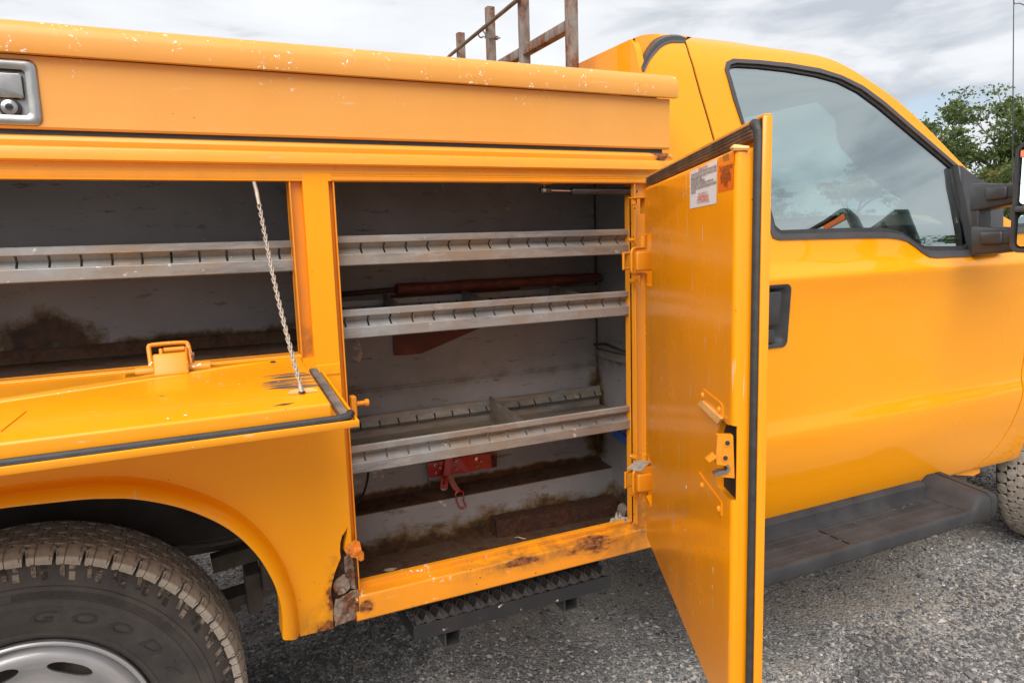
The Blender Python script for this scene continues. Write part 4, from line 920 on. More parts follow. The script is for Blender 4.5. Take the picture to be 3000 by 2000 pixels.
# strut bracket on the door
bm = bmesh.new()
q0, q1, q2 = onY(1847,579,-0.04), onY(1896,583,-0.06), onY(1897,625,-0.06)
bbox(bm, q0.x-0.002, q1.x, -0.062, -0.034, q0.z-0.003, q0.z, 0.0008, 1); bbox(bm, q1.x-0.004, q1.x, -0.064, -0.034, q2.z, q0.z, 0.0008, 1)
sb = mkbm('strut_bracket', bm, M['hinge'], T); qb = onY(1857,590,-0.045)
bm = bmesh.new(); btube(bm, [(qb.x,-0.045,q0.z-0.0030),(qb.x,-0.045,q0.z-0.017)], 0.0078, 6); btube(bm, [(qb.x,-0.045,q0.z-0.017),(qb.x,-0.045,q0.z-0.022)], 0.004, 8); mkbm('bolt', bm, M['hinge'], sb, None, 40)
# ---- gas strut
gs = bpy.data.objects.new('gas_strut', None); link(gs, T, Matrix.Translation((0.85,0.03,1.507)))
sa = lambda x_, y_: onY(x_, y_, 0.03)
P_ = [sa(1582,558), sa(1613,558), sa(1672,559.5), sa(1834,560.5), sa(1866,561.5)]
tube('rod', [P_[1], P_[2]], 0.0030, M['chrome'], gs, 10)
tube('cylinder', [P_[2], P_[2]+(P_[3]-P_[2])*0.01, P_[3]], [0.0085,0.0100,0.0100], M['strut'], gs, 16)
bm = bmesh.new(); btube(bm, [P_[0], P_[0]+Vector((.004,0,0)), P_[1]-Vector((.002,0,0)), P_[1]], [0.007,0.0095,0.0095,0.006], 12); btube(bm, [P_[0]+Vector((0.012,0,0.02)), P_[0]+Vector((0.012,0,0))], 0.006, 10); mkbm('end_fitting', bm, M['strut'], gs, None, 50)
bm = bmesh.new(); btube(bm, [P_[3], P_[3]+Vector((.001,0,0)), P_[4]-Vector((.006,0,0)), P_[4]], [0.0105,0.011,0.011,0.008], 14); mkbm('end_fitting', bm, M['strut'], gs, None, 50)
bm = bmesh.new(); bbox(bm, P_[4].x-0.022, P_[4].x-0.010, 0.018, 0.0195, 1.500, 1.512, 0.0005, 1); bbox(bm, P_[0].x+0.004, P_[0].x+0.012, 0.0195, 0.0205, 1.503, 1.511, 0.0005, 1); mkbm('clip', bm, M['zinc'], gs)
box('strut_mount', P_[0].x, P_[0].x+0.026, 0.012, 0.034, 1.5215, 1.5285, M['hinge'], T, 0.001)
# ---- striker bolt on the pillar
st = bpy.data.objects.new('door_striker', None); link(st, T, Matrix.Translation((0.335,0.02,1.06)))
a0 = onY(1022,1160,0.0); a1 = onY(1045,1218,0.0); bz = onY(1062,1180,0.0)
bm = bmesh.new(); bbox(bm, a0.x+0.003, a1.x, -0.012, 0.012, a1.z, a0.z, 0.002, 1); mkbm('striker_plate', bm, M['hinge'], st)
bm = bmesh.new(); btube(bm, [(a1.x,0,bz.z),(a1.x+0.020,0,bz.z),(a1.x+0.0201,0,bz.z),(a1.x+0.029,0,bz.z)], [0.0055,0.0055,0.0085,0.0085], 12); mkbm('striker_bolt', bm, M['hinge'], st, None, 40)
# ---- things in the compartment
o = empty('steel_channel', (0.97,0.185,0.537), 'short rusty square steel tube lying on the compartment floor', 'steel tube')
c0 = Vector((0.770,0.200,0.5375)); c1 = Vector((1.168,0.178,0.5375)); dx = (c1-c0).normalized(); dy = Vector((-dx.y,dx.x,0))
bm = bmesh.new(); wv, hv, tv = 0.050, 0.050, 0.004
n = 24; rings = []
for i in range(n+1):
    p = c0.lerp(c1, i/n); r = []
    for (a, b) in ((0,0),(wv,0),(wv,hv),(0,hv)): 
        r.append(p + dy*(a + 0.002*noise.noise(Vector((i*.7,a*90,b*90)))) + Vector((0,0,b + (0.003*noise.noise(Vector((i*.9,3,b*50))) if b else 0))))
    rings.append([bm.verts.new(q) for q in r])
inner = [[bm.verts.new(p + dx*(0.0 if k == 0 else 0.12)) for p in [c0+dy*tv+Vector((0,0,tv)), c0+dy*(wv-tv)+Vector((0,0,tv)), c0+dy*(wv-tv)+Vector((0,0,hv-tv)), c0+dy*tv+Vector((0,0,hv-tv))]] for k in (0,1)]
for i in range(n):
    for k in range(4): bm.faces.new((rings[i][k],rings[i][(k+1)%4],rings[i+1][(k+1)%4],rings[i+1][k]))
bm.faces.new(rings[-1])
for k in range(4): bm.faces.new((rings[0][(k+1)%4],rings[0][k],inner[0][k],inner[0][(k+1)%4])); bm.faces.new((inner[0][(k+1)%4],inner[0][k],inner[1][k],inner[1][(k+1)%4]))
bm.faces.new(inner[1])
mkbm('tube_body', bm, M['rustdark'], o, None, 30)
# orange mesh flag: roll on the shelf and the flap hanging behind it
o = empty('safety_flag', (0.86,0.25,1.19), 'rolled orange mesh safety flag lying on the middle shelf with its end hanging down behind', 'flag')
bm = bmesh.new(); pts = [(0.535+0.645*i/16, 0.285+0.008*noise.noise(Vector((i*.5,0,0))), 1.2635+0.002*noise.noise(Vector((i*.8,2,0)))) for i in range(17)]
btube(bm, pts, [0.0145+0.0025*noise.noise(Vector((i*1.3,5,1))) for i in range(17)], 12)
mkbm('mesh_roll', bm, M['omesh'], o, None, 60)
bm = bmesh.new(); fl = [(0.531,1.245),(0.531,1.076),(0.566,1.074),(0.612,1.074),(0.70,1.105),(0.78,1.128),(0.852,1.150),(0.90,1.166),(0.93,1.245)]
bm.faces.new([bm.verts.new((p[0],0.3305,p[1])) for p in fl]); bmesh.ops.triangulate(bm, faces=bm.faces)
for _ in range(3): bmesh.ops.subdivide_edges(bm, edges=bm.edges, cuts=1)
for v in bm.verts: v.co.y = 0.3290 + 0.0035*noise.noise(Vector((v.co.x*22, v.co.z*9, 0)))
thick(bm, (0,0.001,0))
mkbm('mesh_flap', bm, M['omesh'], o, None, 60)
tube('flag_staff', [(0.31,0.285,1.256),(0.53,0.285,1.262)], 0.007, M['rustdark'], o, 8)
# red extinguisher strap bracket
rb = bpy.data.objects.new('strap_bracket', None); link(rb, T, Matrix.Translation((0.71,0.33,0.73)))
def yplate(name, px, y, th, mat, parent, seed=0, amp=0.0, sub=0, yf=None):
    bm = bmesh.new(); P = [onY(x_,y_,y) for x_, y_ in px]; bm.faces.new([bm.verts.new((q.x, y, q.z)) for q in P])
    if sub:
        bmesh.ops.triangulate(bm, faces=bm.faces)
        for _ in range(sub): bmesh.ops.subdivide_edges(bm, edges=bm.edges, cuts=1)
        for v in bm.verts: v.co.y += amp*noise.noise(Vector((v.co.x*30+seed, v.co.z*30, seed)))
    thick(bm, (0,-th,0))
    return mkbm(name, bm, mat, parent, None, 30)
yplate('bracket_plate', [(1249,1356),(1295,1347),(1345,1340),(1376,1333),(1440,1327),(1455,1328),(1455,1367),(1440,1369),(1405,1373),(1370,1382),(1330,1387),(1258,1399),(1252,1380)], 0.318, 0.003, M['red'], rb, 2, 0.008, 3)
yplate('bracket_end', [(1441,1333),(1454,1333),(1454,1366),(1443,1367)], 0.312, 0.004, M['rustdark'], rb)
yplate('strap', [(1305,1340),(1322,1338),(1324,1362),(1318,1392),(1297,1391),(1303,1362)], 0.304, 0.003, M['red'], rb, 4, 0.004, 2)
yplate('buckle', [(1292,1394),(1311,1394),(1311,1428),(1288,1430)], 0.300, 0.004, M['red'], rb)
yplate('buckle_tab', [(1288,1430),(1311,1428),(1306,1434),(1297,1436)], 0.300, 0.003, M['cloth'], rb)
yplate('buckle_slot', [(1297,1410),(1303,1410),(1303,1418),(1297,1418)], 0.2955, 0.001, M['black'], rb)
yplate('buckle_slot', [(1297,1396),(1308,1396),(1308,1400),(1297,1400)], 0.2955, 0.001, M['black'], rb)
yplate('strap_tail', [(1312,1390),(1325,1388),(1330,1404),(1338,1420),(1350,1437),(1336,1442),(1324,1428),(1314,1408)], 0.250, 0.003, M['redstrap'], rb, 6, 0.006, 2)
yplate('strap_tail', [(1252,1399),(1256,1401),(1261,1420),(1256,1420)], 0.315, 0.002, M['redstrap'], rb)
lp_ = [(1334,1447),(1340,1441),(1354,1438),(1358,1446),(1357,1462),(1360,1472),(1364,1478),(1361,1484),(1352,1487),(1343,1480),(1337,1464)]
tube('strap_loop', spline([onY(x_,y_,0.243) for x_, y_ in lp_],3,True), 0.0020, M['red'], rb, 6, True)
for (x_, y_, mm, r_) in ((1276,1361,'chrome',.0055),(1395,1343,'chrome',.0055),(1277,1384,'cloth',.0036),(1290,1370,'cloth',.0036),(1336,1351,'cloth',.0036),(1337,1374,'cloth',.0036),(1396,1365,'cloth',.0036),(1409,1351,'cloth',.0036)):
    q = onY(x_, y_, 0.311); cyl('screw' if mm == 'chrome' else 'rivet_hole', (q.x,q.z), r_, 0.3115, 0.3095, M[mm], rb, 12)
# blue plastic holder, webbing belt, box, rag, leaf
bo = empty('plastic_holder', (1.19,0.17,0.79), 'blue plastic holder hanging on the front end wall below the bottom shelf', 'holder')
P = [onX(*p, 1.188) for p in ((1808,1254),(1843,1250),(1844,1300),(1836,1298),(1818,1286),(1803,1272),(1802,1256))]
bm = bmesh.new(); A = [bm.verts.new(q) for q in P]; B = [bm.verts.new(q+Vector((-0.012,0,0))) for q in P]; bm.faces.new(A); bm.faces.new(B[::-1])
for i in range(len(P)): bm.faces.new((A[i],B[i],B[(i+1)%len(P)],A[(i+1)%len(P)]))
mkbm('holder_body', bm, M['blue'], bo)
for i, (x_, y_) in enumerate(((1815,1262),(1828,1269),(1834,1275))):
    q = onX(x_, y_, 1.1755); box('holder_slot', 1.1745, 1.1755, q.y-0.006, q.y+0.006, q.z-0.003, q.z+0.001, M['black'], bo)
P = spline([onX(1858,1252,1.17), onX(1853,1290,1.175), onX(1860,1330,1.175)], 4); tube('holder_wire', P, 0.004, M['belt'], bo, 6)
b2 = empty('webbing_belt', (1.16,0.10,0.56), 'black webbing belt with metal eyelets hanging in the front corner of the tall compartment', 'belt')
def ribbon(name, px, X, wd, mat, parent, th=0.002):
    P = spline([onX(x_, y_, X) for x_, y_ in px], 4); bm = bmesh.new(); rr = []
    for q in P: rr.append([bm.verts.new((q.x, q.y-wd/2, q.z)), bm.verts.new((q.x-0.004, q.y+wd/2, q.z))])
    for i in range(len(rr)-1): bm.faces.new((rr[i][0],rr[i][1],rr[i+1][1],rr[i+1][0]))
    thick(bm, (-th,0,0)); return mkbm(name, bm, mat, parent, None, 50)
ribbon('strap', [(1856,1385),(1850,1400),(1847,1430),(1843,1470),(1838,1500),(1842,1525)], 1.150, 0.030, M['belt'], b2)
ribbon('strap', [(1862,1290),(1860,1330),(1858,1370),(1862,1420),(1866,1480),(1860,1530)], 1.165, 0.040, M['belt'], b2)
for x_, y_ in ((1846,1452),(1845,1463),(1844,1473),(1843,1481)):
    q = onX(x_, y_, 1.146); bm = bmesh.new(); btube(bm, [q+Vector((0,-.001,0)), q+Vector((-0.002,-.001,0))], 0.0022, 8); mkbm('eyelet', bm, M['zinc'], b2)
tube('belt_loop', spline([onX(1845,1395,1.15),onX(1846,1340,1.15),onX(1851,1334,1.15),onX(1856,1345,1.15),onX(1850,1362,1.15),onX(1846,1380,1.15)],3), 0.0015, M['belt'], b2, 5)
b3 = empty('metal_buckle_box', (1.13,0.11,0.56), 'small grey box shaped buckle standing on the compartment floor beside the belt', 'buckle')
q = onX(1825, 1497, 1.12); bm = bmesh.new(); bbox(bm, -0.010,0.010,-0.016,0.016,-0.020,0.020,0.004,2,M=Matrix.Translation((1.12,q.y,q.z)) @ Matrix.Rotation(R_(20),4,'X') @ Matrix.Rotation(R_(15),4,'Z')); mkbm('buckle_body', bm, M['chassis'], b3)
b4 = empty('rag', (1.07,0.07,0.54), 'crumpled pale rag strip lying against the sill in the front corner', 'rag')
bm = bmesh.new(); pr = [onZ(*p, 0.575) for p in ((1764,1549),(1790,1538),(1808,1528),(1822,1530),(1838,1527))]
grid = []
for i in range(25):
    t = i/24; q = spline(pr, 6)[min(24,i)]; row = []
    for jx in range(5):
        u = (jx/4-0.5); ww = 0.010+0.035*t
        row.append(bm.verts.new((q.x, q.y+0.015+u*ww, 0.545+0.038*t**0.5+0.014*noise.noise(Vector((i*.45,jx*1.1,4)))*(.4+t)+0.006*abs(u))))
    grid.append(row)
for i in range(24):
    for jx in range(4): bm.faces.new((grid[i][jx],grid[i+1][jx],grid[i+1][jx+1],grid[i][jx+1]))
thick(bm, (0,0,-0.0015)); mkbm('rag_cloth', bm, M['cloth'], b4, None, 60)
q = onZ(1142, 1666, 0.540); bm = bmesh.new(); L_ = []
up_ = [(-0.018,0),(-0.010,0.007),(0.002,0.0085),(0.012,0.005),(0.020,0.0)]; P = [(a,b) for a,b in up_]+[(a,-b) for a,b in up_[-2:0:-1]]
c_ = bm.verts.new((q.x,q.y,0.5430)); R2 = [bm.verts.new((q.x+a*0.98,q.y+b*1.2-a*0.1,0.5385+0.001*abs(a)*50)) for a,b in P]
for i in range(len(R2)): bm.faces.new((c_,R2[i],R2[(i+1)%len(R2)]))
o = mkbm('dry_leaf', bm, M['leaf'], None, None, 80); tag(o, 'single dry tan leaf on the rusty compartment floor near the torn pillar foot', 'leaf')
q = onZ(1523, 1577, 0.540); bm = bmesh.new()
btube(bm, [(q.x-.012,q.y+.012,0.541),(q.x-.004,q.y+.002,0.545),(q.x+.008,q.y-.004,0.540),(q.x+.014,q.y-.012,0.5415)], [.001,.0022,.0026,.001], 5); o = mkbm('twig', bm, M['leaf']); tag(o, 'bent dry twig on the rusty floor below the steel tube', 'twig')
# ---- body shell seen from elsewhere: end wall, bed, far side pack
box('body_front_wall', 1.2075, 1.2115, 0.03, 0.44, 0.50, 1.79, M['side'], T)
box('body_end_wall', 1.2315, 1.2355, 0.0205, 0.44, 0.52, 1.60, M['side'], T)
box('side_pack_inner_wall', XL, 1.23, 0.436, 0.4395, 0.80, 1.799, M['side'], T)
box('lid_inner_shelf', XL, 1.206, 0.0275, 0.3348, 1.6045, 1.612, M['chassisd'], T)
box('bed_floor', XL, 1.23, 0.44, 1.62, 0.80, 0.83, M['chassis'], T)
box('far_side_pack', XL, 1.236, 1.62, 2.06, 0.92, 1.81, M['side'], T, 0.01)
# ---- headache rack
rk = bpy.data.objects.new('ladder_rack', None); link(rk, T, Matrix.Translation((1.2,1.0,0.83)))
def sqtube(name, p0, p1, wd, mat, parent, open_top=False):
    p0, p1 = Vector(p0), Vector(p1); d = (p1-p0).normalized(); a = Vector((1,0,0)) if abs(d.x) < 0.8 else Vector((0,0,1)); b = d.cross(a).normalized(); a = b.cross(d).normalized()
    bm = bmesh.new(); r = 0.16*wd; pf = []
    for cx_, cy_, a0 in ((wd/2-r,wd/2-r,0),(-wd/2+r,wd/2-r,90),(-wd/2+r,-wd/2+r,180),(wd/2-r,-wd/2+r,270)):
        for k in range(3): an = R_(a0+45*k); pf.append((cx_+r*math.cos(an), cy_+r*math.sin(an)))
    bloft(bm, pf, [(p0,a,b),(p0.lerp(p1,0.5),a,b),(p1,a,b)]); return mkbm(name, bm, mat, parent, None, 40)
for (yy, zt) in ((0.460,2.75),(0.797,2.75)): sqtube('post', (1.2,yy,0.83 if yy > 0.5 else 1.82), (1.2,yy,zt), 0.034, M['rackrust'], rk)
for (yy, zt) in ((1.092,2.292),(1.413,2.280)): sqtube('post', (1.2,yy,0.83), (1.2,yy,zt), 0.033, M['rackrust'], rk)
sqtube('crossbar', (1.2,0.478,2.055), (1.2,0.779,2.055), 0.034, M['rackrust'], rk); sqtube('crossbar', (1.2,0.815,2.055), (1.2,1.0745,2.055), 0.034, M['rackrust'], rk); 
sqtube('crossbar', (1.2,0.44,2.78), (1.2,1.7,2.78), 0.04, M['rackrust'], rk)
rA = onX(1519,-2,1.172); rB = onX(1322,160,1.172); rd = (rA-rB)
tube('tie_rod', [rB-rd*0.12, rB, rA, rA+rd*1.2], [0.0035,0.0075,0.0080,0.0085], M['chassis'], rk, 10)
eb = [onX(*p, 1.185) for p in ((1439,113),(1428,108),(1420,98),(1414,90),(1405,94),(1402,103),(1408,111),(1416,108))]
tube('eye_bolt', spline(eb,3), 0.0028, M['rackrust'], rk, 6); tube('bolt', [onX(1425,109,1.19), onX(1464,112,1.20)], 0.0035, M['rackrust'], rk, 6); tube('nut', [onX(1449,111.5,1.198), onX(1456,112,1.20)], 0.009, M['rackrust'], rk, 6); tube('nut', [onX(1424,108,1.19), onX(1430,109,1.192)], 0.009, M['rackrust'], rk, 6)
# ================================================================== CAB
SEC = [(0.50,0.44,0.20),(0.125,0.46),(0.110,0.48)]
PROF = [(0.14,0.412),(0.112,0.424),(0.098,0.450),(0.082,0.505),(0.066,0.58),(0.054,0.64),(0.047,0.70),(0.046,0.735),(0.050,0.755),(0.058,0.785),(0.063,0.83),(0.066,0.90),(0.068,1.00),(0.067,1.10),(0.062,1.17),(0.055,1.215),(0.052,1.235),(0.054,1.246),(0.064,1.262),(0.078,1.285),(0.088,1.32),(0.098,1.37),(0.118,1.45),(0.142,1.55),(0.166,1.65),(0.190,1.75),(0.212,1.84),(0.226,1.89),(0.240,1.925),(0.258,1.958),(0.278,1.985),(0.305,2.006),(0.34,2.022),(0.38,2.033),(0.44,2.041)]
def smooth_prof(P, n=3): return [(p.x,p.y) for p in spline([(a,b,0) for a,b in P], n)]
PF = smooth_prof(PROF, 3)
def fY(z):
    if z <= PF[0][1]: return PF[0][0]
    for (ya,za),(yb,zb) in zip(PF[:-1], PF[1:]):
        if za <= z <= zb: return ya+(yb-ya)*(z-za)/max(1e-6, zb-za)
    return PF[-1][0]
def cast(px, py):
    d = ray(px, py); lo, hi = 0.5, 6.0; Y = 0.1
    for _ in range(40):
        q = CAM + d*((Y-CAM.y)/d.y); Y = 0.5*Y + 0.5*fY(q.z)
    q = CAM + d*((Y-CAM.y)/d.y); return (q.x, q.z)
def crs(P, n=5, closed=True): return [(q.x,q.z) for q in spline([(a,0,b) for a,b in P], n, closed)]
def side_slab(x0, x1, z0, z1, off, th, far=False):
    xs = [x0 + (x1-x0)*i/max(1,int((x1-x0)/0.06)) for i in range(int((x1-x0)/0.06)+1)] if x1-x0 > 0.06 else [x0,x1]
    zs = [z for _, z in PF if z0 < z < z1]; zs = [z0]+zs+[z1]
    bm = bmesh.new(); F_, B_ = [], []
    for x_ in xs:
        F_.append([bm.verts.new((x_, fY(z)+off, z)) for z in zs]); B_.append([bm.verts.new((x_, fY(z)+off+th, z)) for z in zs])
    nx, nz = len(xs), len(zs)
    for i in range(nx-1):
        for k in range(nz-1):
            bm.faces.new((F_[i][k],F_[i+1][k],F_[i+1][k+1],F_[i][k+1])); bm.faces.new((B_[i][k],B_[i][k+1],B_[i+1][k+1],B_[i+1][k]))
    for i in range(nx-1):
        bm.faces.new((F_[i][0],B_[i][0],B_[i+1][0],F_[i+1][0])); bm.faces.new((F_[i][-1],F_[i+1][-1],B_[i+1][-1],B_[i][-1]))
    for k in range(nz-1):
        bm.faces.new((F_[0][k],F_[0][k+1],B_[0][k+1],B_[0][k])); bm.faces.new((F_[-1][k],B_[-1][k],B_[-1][k+1],F_[-1][k+1]))
    return bm
def piece(name, outline, holes, off, th, mat, parent, ang=40):
    xs = [p[0] for p in outline]; zs = [p[1] for p in outline]
    bm = side_slab(min(xs)-0.01, max(xs)+0.01, max(0.414,min(zs)-0.004), min(2.038,max(zs)+0.004), off, th)
    o = mkbm(name, bm, mat, parent)
    ops = [('INTERSECT', prism_bm(outline, -0.6, 1.0))] + [('DIFFERENCE', prism_bm(h, -0.6, 1.0)) for h in holes]
    return boolean(o, ops, ang)
CABX0 = cast(1884,215)[0]; INL = [cast(*p) for p in ((2005,126),(1984,126),(1970,126),(1957,128),(1939,137),(1924,151),(1904,176),(1893,197),(1886,212))]; OUTP = [(2012,112),(1990,103),(1975,102),(1962,102),(1935,106),(1910,120),(1890,147),(1877,172),(1864,200)]
gap = [cast(*p) for p in ((2009,121),(2024,165),(2040,218),(2055,272),(2070,322),(2084,370),(2096,413))]
gap[0] = (cast(2011,126)[0], cast(2011,126)[1]); gx = gap[-1][0]
gapc = [(p[0],p[1]) for p in gap] + [(gx+0.035,1.50),(gx+0.05,1.36),(gx+0.055,1.2),(gx+0.05,0.9),(gx+0.05,0.6),(gx+0.07,0.445)]
# roofline / A-pillar silhouette, from the rear forwards
rl = [(CABX0+0.004,1.974),(CABX0+0.06,1.993),(1.47,2.012)] + [cast(*p) for p in ((2060,113),(2130,121))] + [cast(*p) for p in ((2210,134),(2330,151),(2425,171),(2500,207),(2553,241),(2620,288),(2680,340),(2740,399),(2808,470),(2872,534))]
rl = [(a, min(b, 2.034)) for a, b in rl]; rl = [(q.x,q.z) for q in spline([(a,0,b) for a,b in rl], 3)]
frontgap = [cast(*p) for p in ((2999,1045),(2990,1101),(2995,1135),(2990,1172),(2957,1250),(2930,1295),(2895,1335))] + [(cast(2850,1370)[0], 0.430)]
bottom = [cast(2850,1370)]
#print('RL', [(round(a,3),round(b,3)) for a,b in rl]); print('FG', [(round(a,3),round(b,3)) for a,b in frontgap], 'gap', [(round(a,3),round(b,3)) for a,b in gapc[:7]])
WP = [((2122,205),(2139,208)),((2127,182),(2144,197)),((2145,173),(2165,194)),((2219,177),(2219,197)),((2308,186),(2308,207)),((2398,201),(2398,223)),((2464,222),(2459,240)),((2527,253),(2518,270)),((2591,300),(2579,315)),((2654,355),(2642,368)),((2718,410),(2705,421)),((2770,455),(2758,465)),((2803,484),(2790,492)),((2812,540),(2799,553)),((2830,620),(2813,605)),((2845,700),(2829,667)),((2850,744),(2838,712)),((2840,751),(2832,720)),((2800,752),(2760,721)),((2745,755),(2712,720)),((2722,753),(2690,711)),((2700,740),(2663,692)),((2680,724),(2645,681)),((2655,707),(2629,675)),((2630,700),(2595,668)),((2600,697),(2560,667)),((2500,698),(2500,667)),((2400,700),(2400,670)),((2282,703),(2290,674)),((2262,697),(2274,660)),((2235,620),(2258,600)),((2205,500),(2222,480)),((2174,372),(2187,369)),((2146,290),(2163,290))]
seal_out = [cast(*a) for a, b in WP]; glass_in = [cast(*b) for a, b in WP]; seal_mid = [(a[0]*0.42+b[0]*0.58, a[1]*0.42+b[1]*0.58) for a, b in zip(seal_out, glass_in)]
DFr = frontgap[0][0]
pillar = [(x_, z_) for x_, z_ in rl]
door_out = gapc[::-1] + [(gapc[0][0]-0.003, gapc[0][1]+0.006)] + [p for p in rl if p[0] > gapc[0][0]+0.012] + [(rl[-1][0]+0.03, rl[-1][1]-0.10),(DFr+0.03,1.36),(DFr+0.02,1.20)] + frontgap + [(frontgap[-1][0]-0.05,0.427),(gx+0.12,0.430)]
cdoor = bpy.data.objects.new('cab_door', None); link(cdoor, T, Matrix.Translation((2.2,0.08,0.9)))
cxm = sum(p[0] for p in glass_in)/len(glass_in); czm = sum(p[1] for p in glass_in)/len(glass_in)
piece('door_panel', door_out, [seal_mid], 0.0, 0.022, M['cab'], cdoor)
piece('window_seal', seal_out, [seal_mid], -0.005, 0.020, M['trim'], cdoor)
sm2 = [(a[0]*0.5+b[0]*0.5, a[1]*0.5+b[1]*0.5) for a, b in zip(seal_mid, seal_out)]
piece('glass_run', sm2, [glass_in], 0.0035, 0.020, M['rubber'], cdoor)
cxm = sum(p[0] for p in glass_in)/len(glass_in); czm = sum(p[1] for p in glass_in)/len(glass_in)
gl = [(cxm+(a-cxm)*1.006, czm+(b-czm)*1.006) for a, b in glass_in]
piece('window_glass', gl, [], 0.0095, 0.0035, M['glass'], cdoor, 60)
piece('gap_shade_strip', [(a-0.02,b) for a,b in frontgap] + [(DFr,1.20),(DFr+0.01,1.30),(DFr+0.06,1.30),(DFr+0.05,1.20)][:0] + [(a+0.03,b) for a,b in frontgap[::-1]], [], 0.005, 0.010, M['black'], cdoor)  # black strip added inside the front panel gap to stand in for its shade
piece('gap_shade_strip', [(a-0.03,b) for a,b in gapc[:7]] + [(a+0.02,b) for a,b in gapc[:7][::-1]], [], 0.005, 0.010, M['black'], cdoor)  # rear gap darkened the same way by an added black strip
# inner channel shade strip at the front of the glass
quarter = [(CABX0,0.44)] + [(CABX0, 0.46+0.2*i) for i in range(1,8)] + INL[::-1] + [(a-0.009,b) for a, b in gapc[1:]]
piece('cab_quarter_panel', quarter, [], 0.0, 0.022, M['cab'], T)
# front fender: the arch is found from the photograph's lower fender corner
fc = cast(2978,1357)
fend = [(a+0.009,b) for a,b in frontgap[::-1]] + [(DFr+0.027,1.20),(DFr+0.037,1.315),(3.4,1.30),(4.2,1.24),(4.3,0.6),(4.02,0.58)]
ACX, AR_ = 3.53, 0.46
fend += [(ACX+AR_*math.cos(R_(a)), 0.44+AR_*math.sin(R_(a))) for a in range(18,178,8)] + [(3.085,0.425),(3.0,0.424)]
piece('front_fender', fend, [], 0.0, 0.02, M['cab'], T)
# roof, windshield and their mirror image on the far side
CW = 2.06
RZ = lambda x_: next((za+(zb-za)*(x_-xa)/(xb-xa) for (xa,za),(xb,zb) in zip(rl[:-1], rl[1:]) if xa <= x_ <= xb), rl[-1][1] if x_ > rl[-1][0] else rl[0][1])
def roofgrid(name, x0, x1, nx, mat, t0=0.0, t1=1.0, nt_=24, lift=0.0):
    bm = bmesh.new(); rows = []
    for i in range(nx+1):
        x_ = x0+(x1-x0)*i/nx; z_ = RZ(x_); y0 = fY(z_)+0.0005; r = []; rear = max(0, min(1, (x_-CABX0)/0.35))
        fw = max(0, min(1, (x_-2.15)/0.4))
        for k in range(nt_+1):
            t = t0+(t1-t0)*k/nt_; u = 2*t-1; cr_ = (1-abs(u)**5)
            r.append(bm.verts.new((x_ + fw*0.16*(1-u*u), y0+(CW-2*y0)*t, z_ + lift + ((0.010+0.020*fw)*rear - 0.0*(1-rear))*cr_)))
        rows.append(r)
    for i in range(nx):
        for k in range(nt_): bm.faces.new((rows[i][k],rows[i+1][k],rows[i+1][k+1],rows[i][k+1]))
    return mkbm(name, bm, mat, T, None, 60)
XA = 2.30; XW = rl[-1][0]
roofgrid('roof', CABX0+0.004, XA, 24, M['cab'], 0, 1, 40)
roofgrid('windshield_pillar', XA, XW, 18, M['cab'], 0, 0.045, 3); roofgrid('windshield_pillar', XA, XW, 18, M['cab'], 0.955, 1, 3)
roofgrid('windshield', XA, XW, 18, M['glassclear'], 0.045, 0.955, 24)
# back wall of the cab with its rounded upper corner
bw = []
for z_ in [0.46+0.05*i for i in range(31)]: bw.append((fY(z_)+0.012, z_))
bw = [p for p in bw if p[1] < 1.90] + [(0.250,1.930),(0.262,1.955),(0.278,1.9735),(0.34,1.9736),(0.55,1.9736),(1.03,1.9736)]
bw2 = bw + [(CW-a, b) for a, b in bw[::-1]]
bm = bmesh.new(); A = [bm.verts.new((CABX0-0.002,a,b)) for a,b in bw2]; B = [bm.verts.new((CABX0+0.02,a,b)) for a,b in bw2]; bm.faces.new(A); bm.faces.new(B[::-1]); n = len(bw2)
for i in range(n): bm.faces.new((A[i],B[i],B[(i+1)%n],A[(i+1)%n]))
bmesh.ops.recalc_face_normals(bm, faces=bm.faces)
bwo = mkbm('cab_back_wall', bm, M['cab'], T)
cb = bmesh.new(); bbox(cb, CABX0-0.1, CABX0+0.1, 0.45, CW-0.45, 1.45, 1.86); boolean(bwo, [('DIFFERENCE', cb)])
box('rear_window', CABX0+0.004, CABX0+0.008, 0.44, CW-0.44, 1.44, 1.87, M['glass'], T)
bm = bmesh.new(); rr = []
inq = spline([(a, fY(b)-0.003, b) for a, b in INL], 4); otq = spline([onY(px_, py_, fY(b)+0.045) for (px_, py_), (a, b) in zip(OUTP, INL)], 4)
for a, b in zip(inq, otq):
    md = (a+b)/2 + Vector((0,-0.006,0.006)); rr.append([bm.verts.new(a+Vector((0,0.012,0))), bm.verts.new(a), bm.verts.new(a.lerp(b,0.25)+Vector((0,-.004,.001))), bm.verts.new(a.lerp(b,0.32)+Vector((0,-.001,-.002))), bm.verts.new(md), bm.verts.new(b), bm.verts.new(b+Vector((0,0.02,-0.01)))])
for i in range(len(rr)-1):
    for k in range(6): bm.faces.new((rr[i][k],rr[i][k+1],rr[i+1][k+1],rr[i+1][k]))
mkbm('cab_corner_moulding', bm, M['trim'], T, None, 50)
bm = bmesh.new(); rr = []
for b in otq:
    x_ = max(b.x, CABX0+0.004); z_ = RZ(x_); rr.append([bm.verts.new((b.x, b.y-0.002, b.z-0.001)), bm.verts.new((x_, fY(z_)-0.001, z_+0.0012)), bm.verts.new((x_, fY(z_)+0.02, z_+0.0025))])
for i in range(len(rr)-1):
    for k in range(2): bm.faces.new((rr[i][k],rr[i][k+1],rr[i+1][k+1],rr[i+1][k]))
mkbm('roof_corner', bm, M['cab'], T, None, 60)
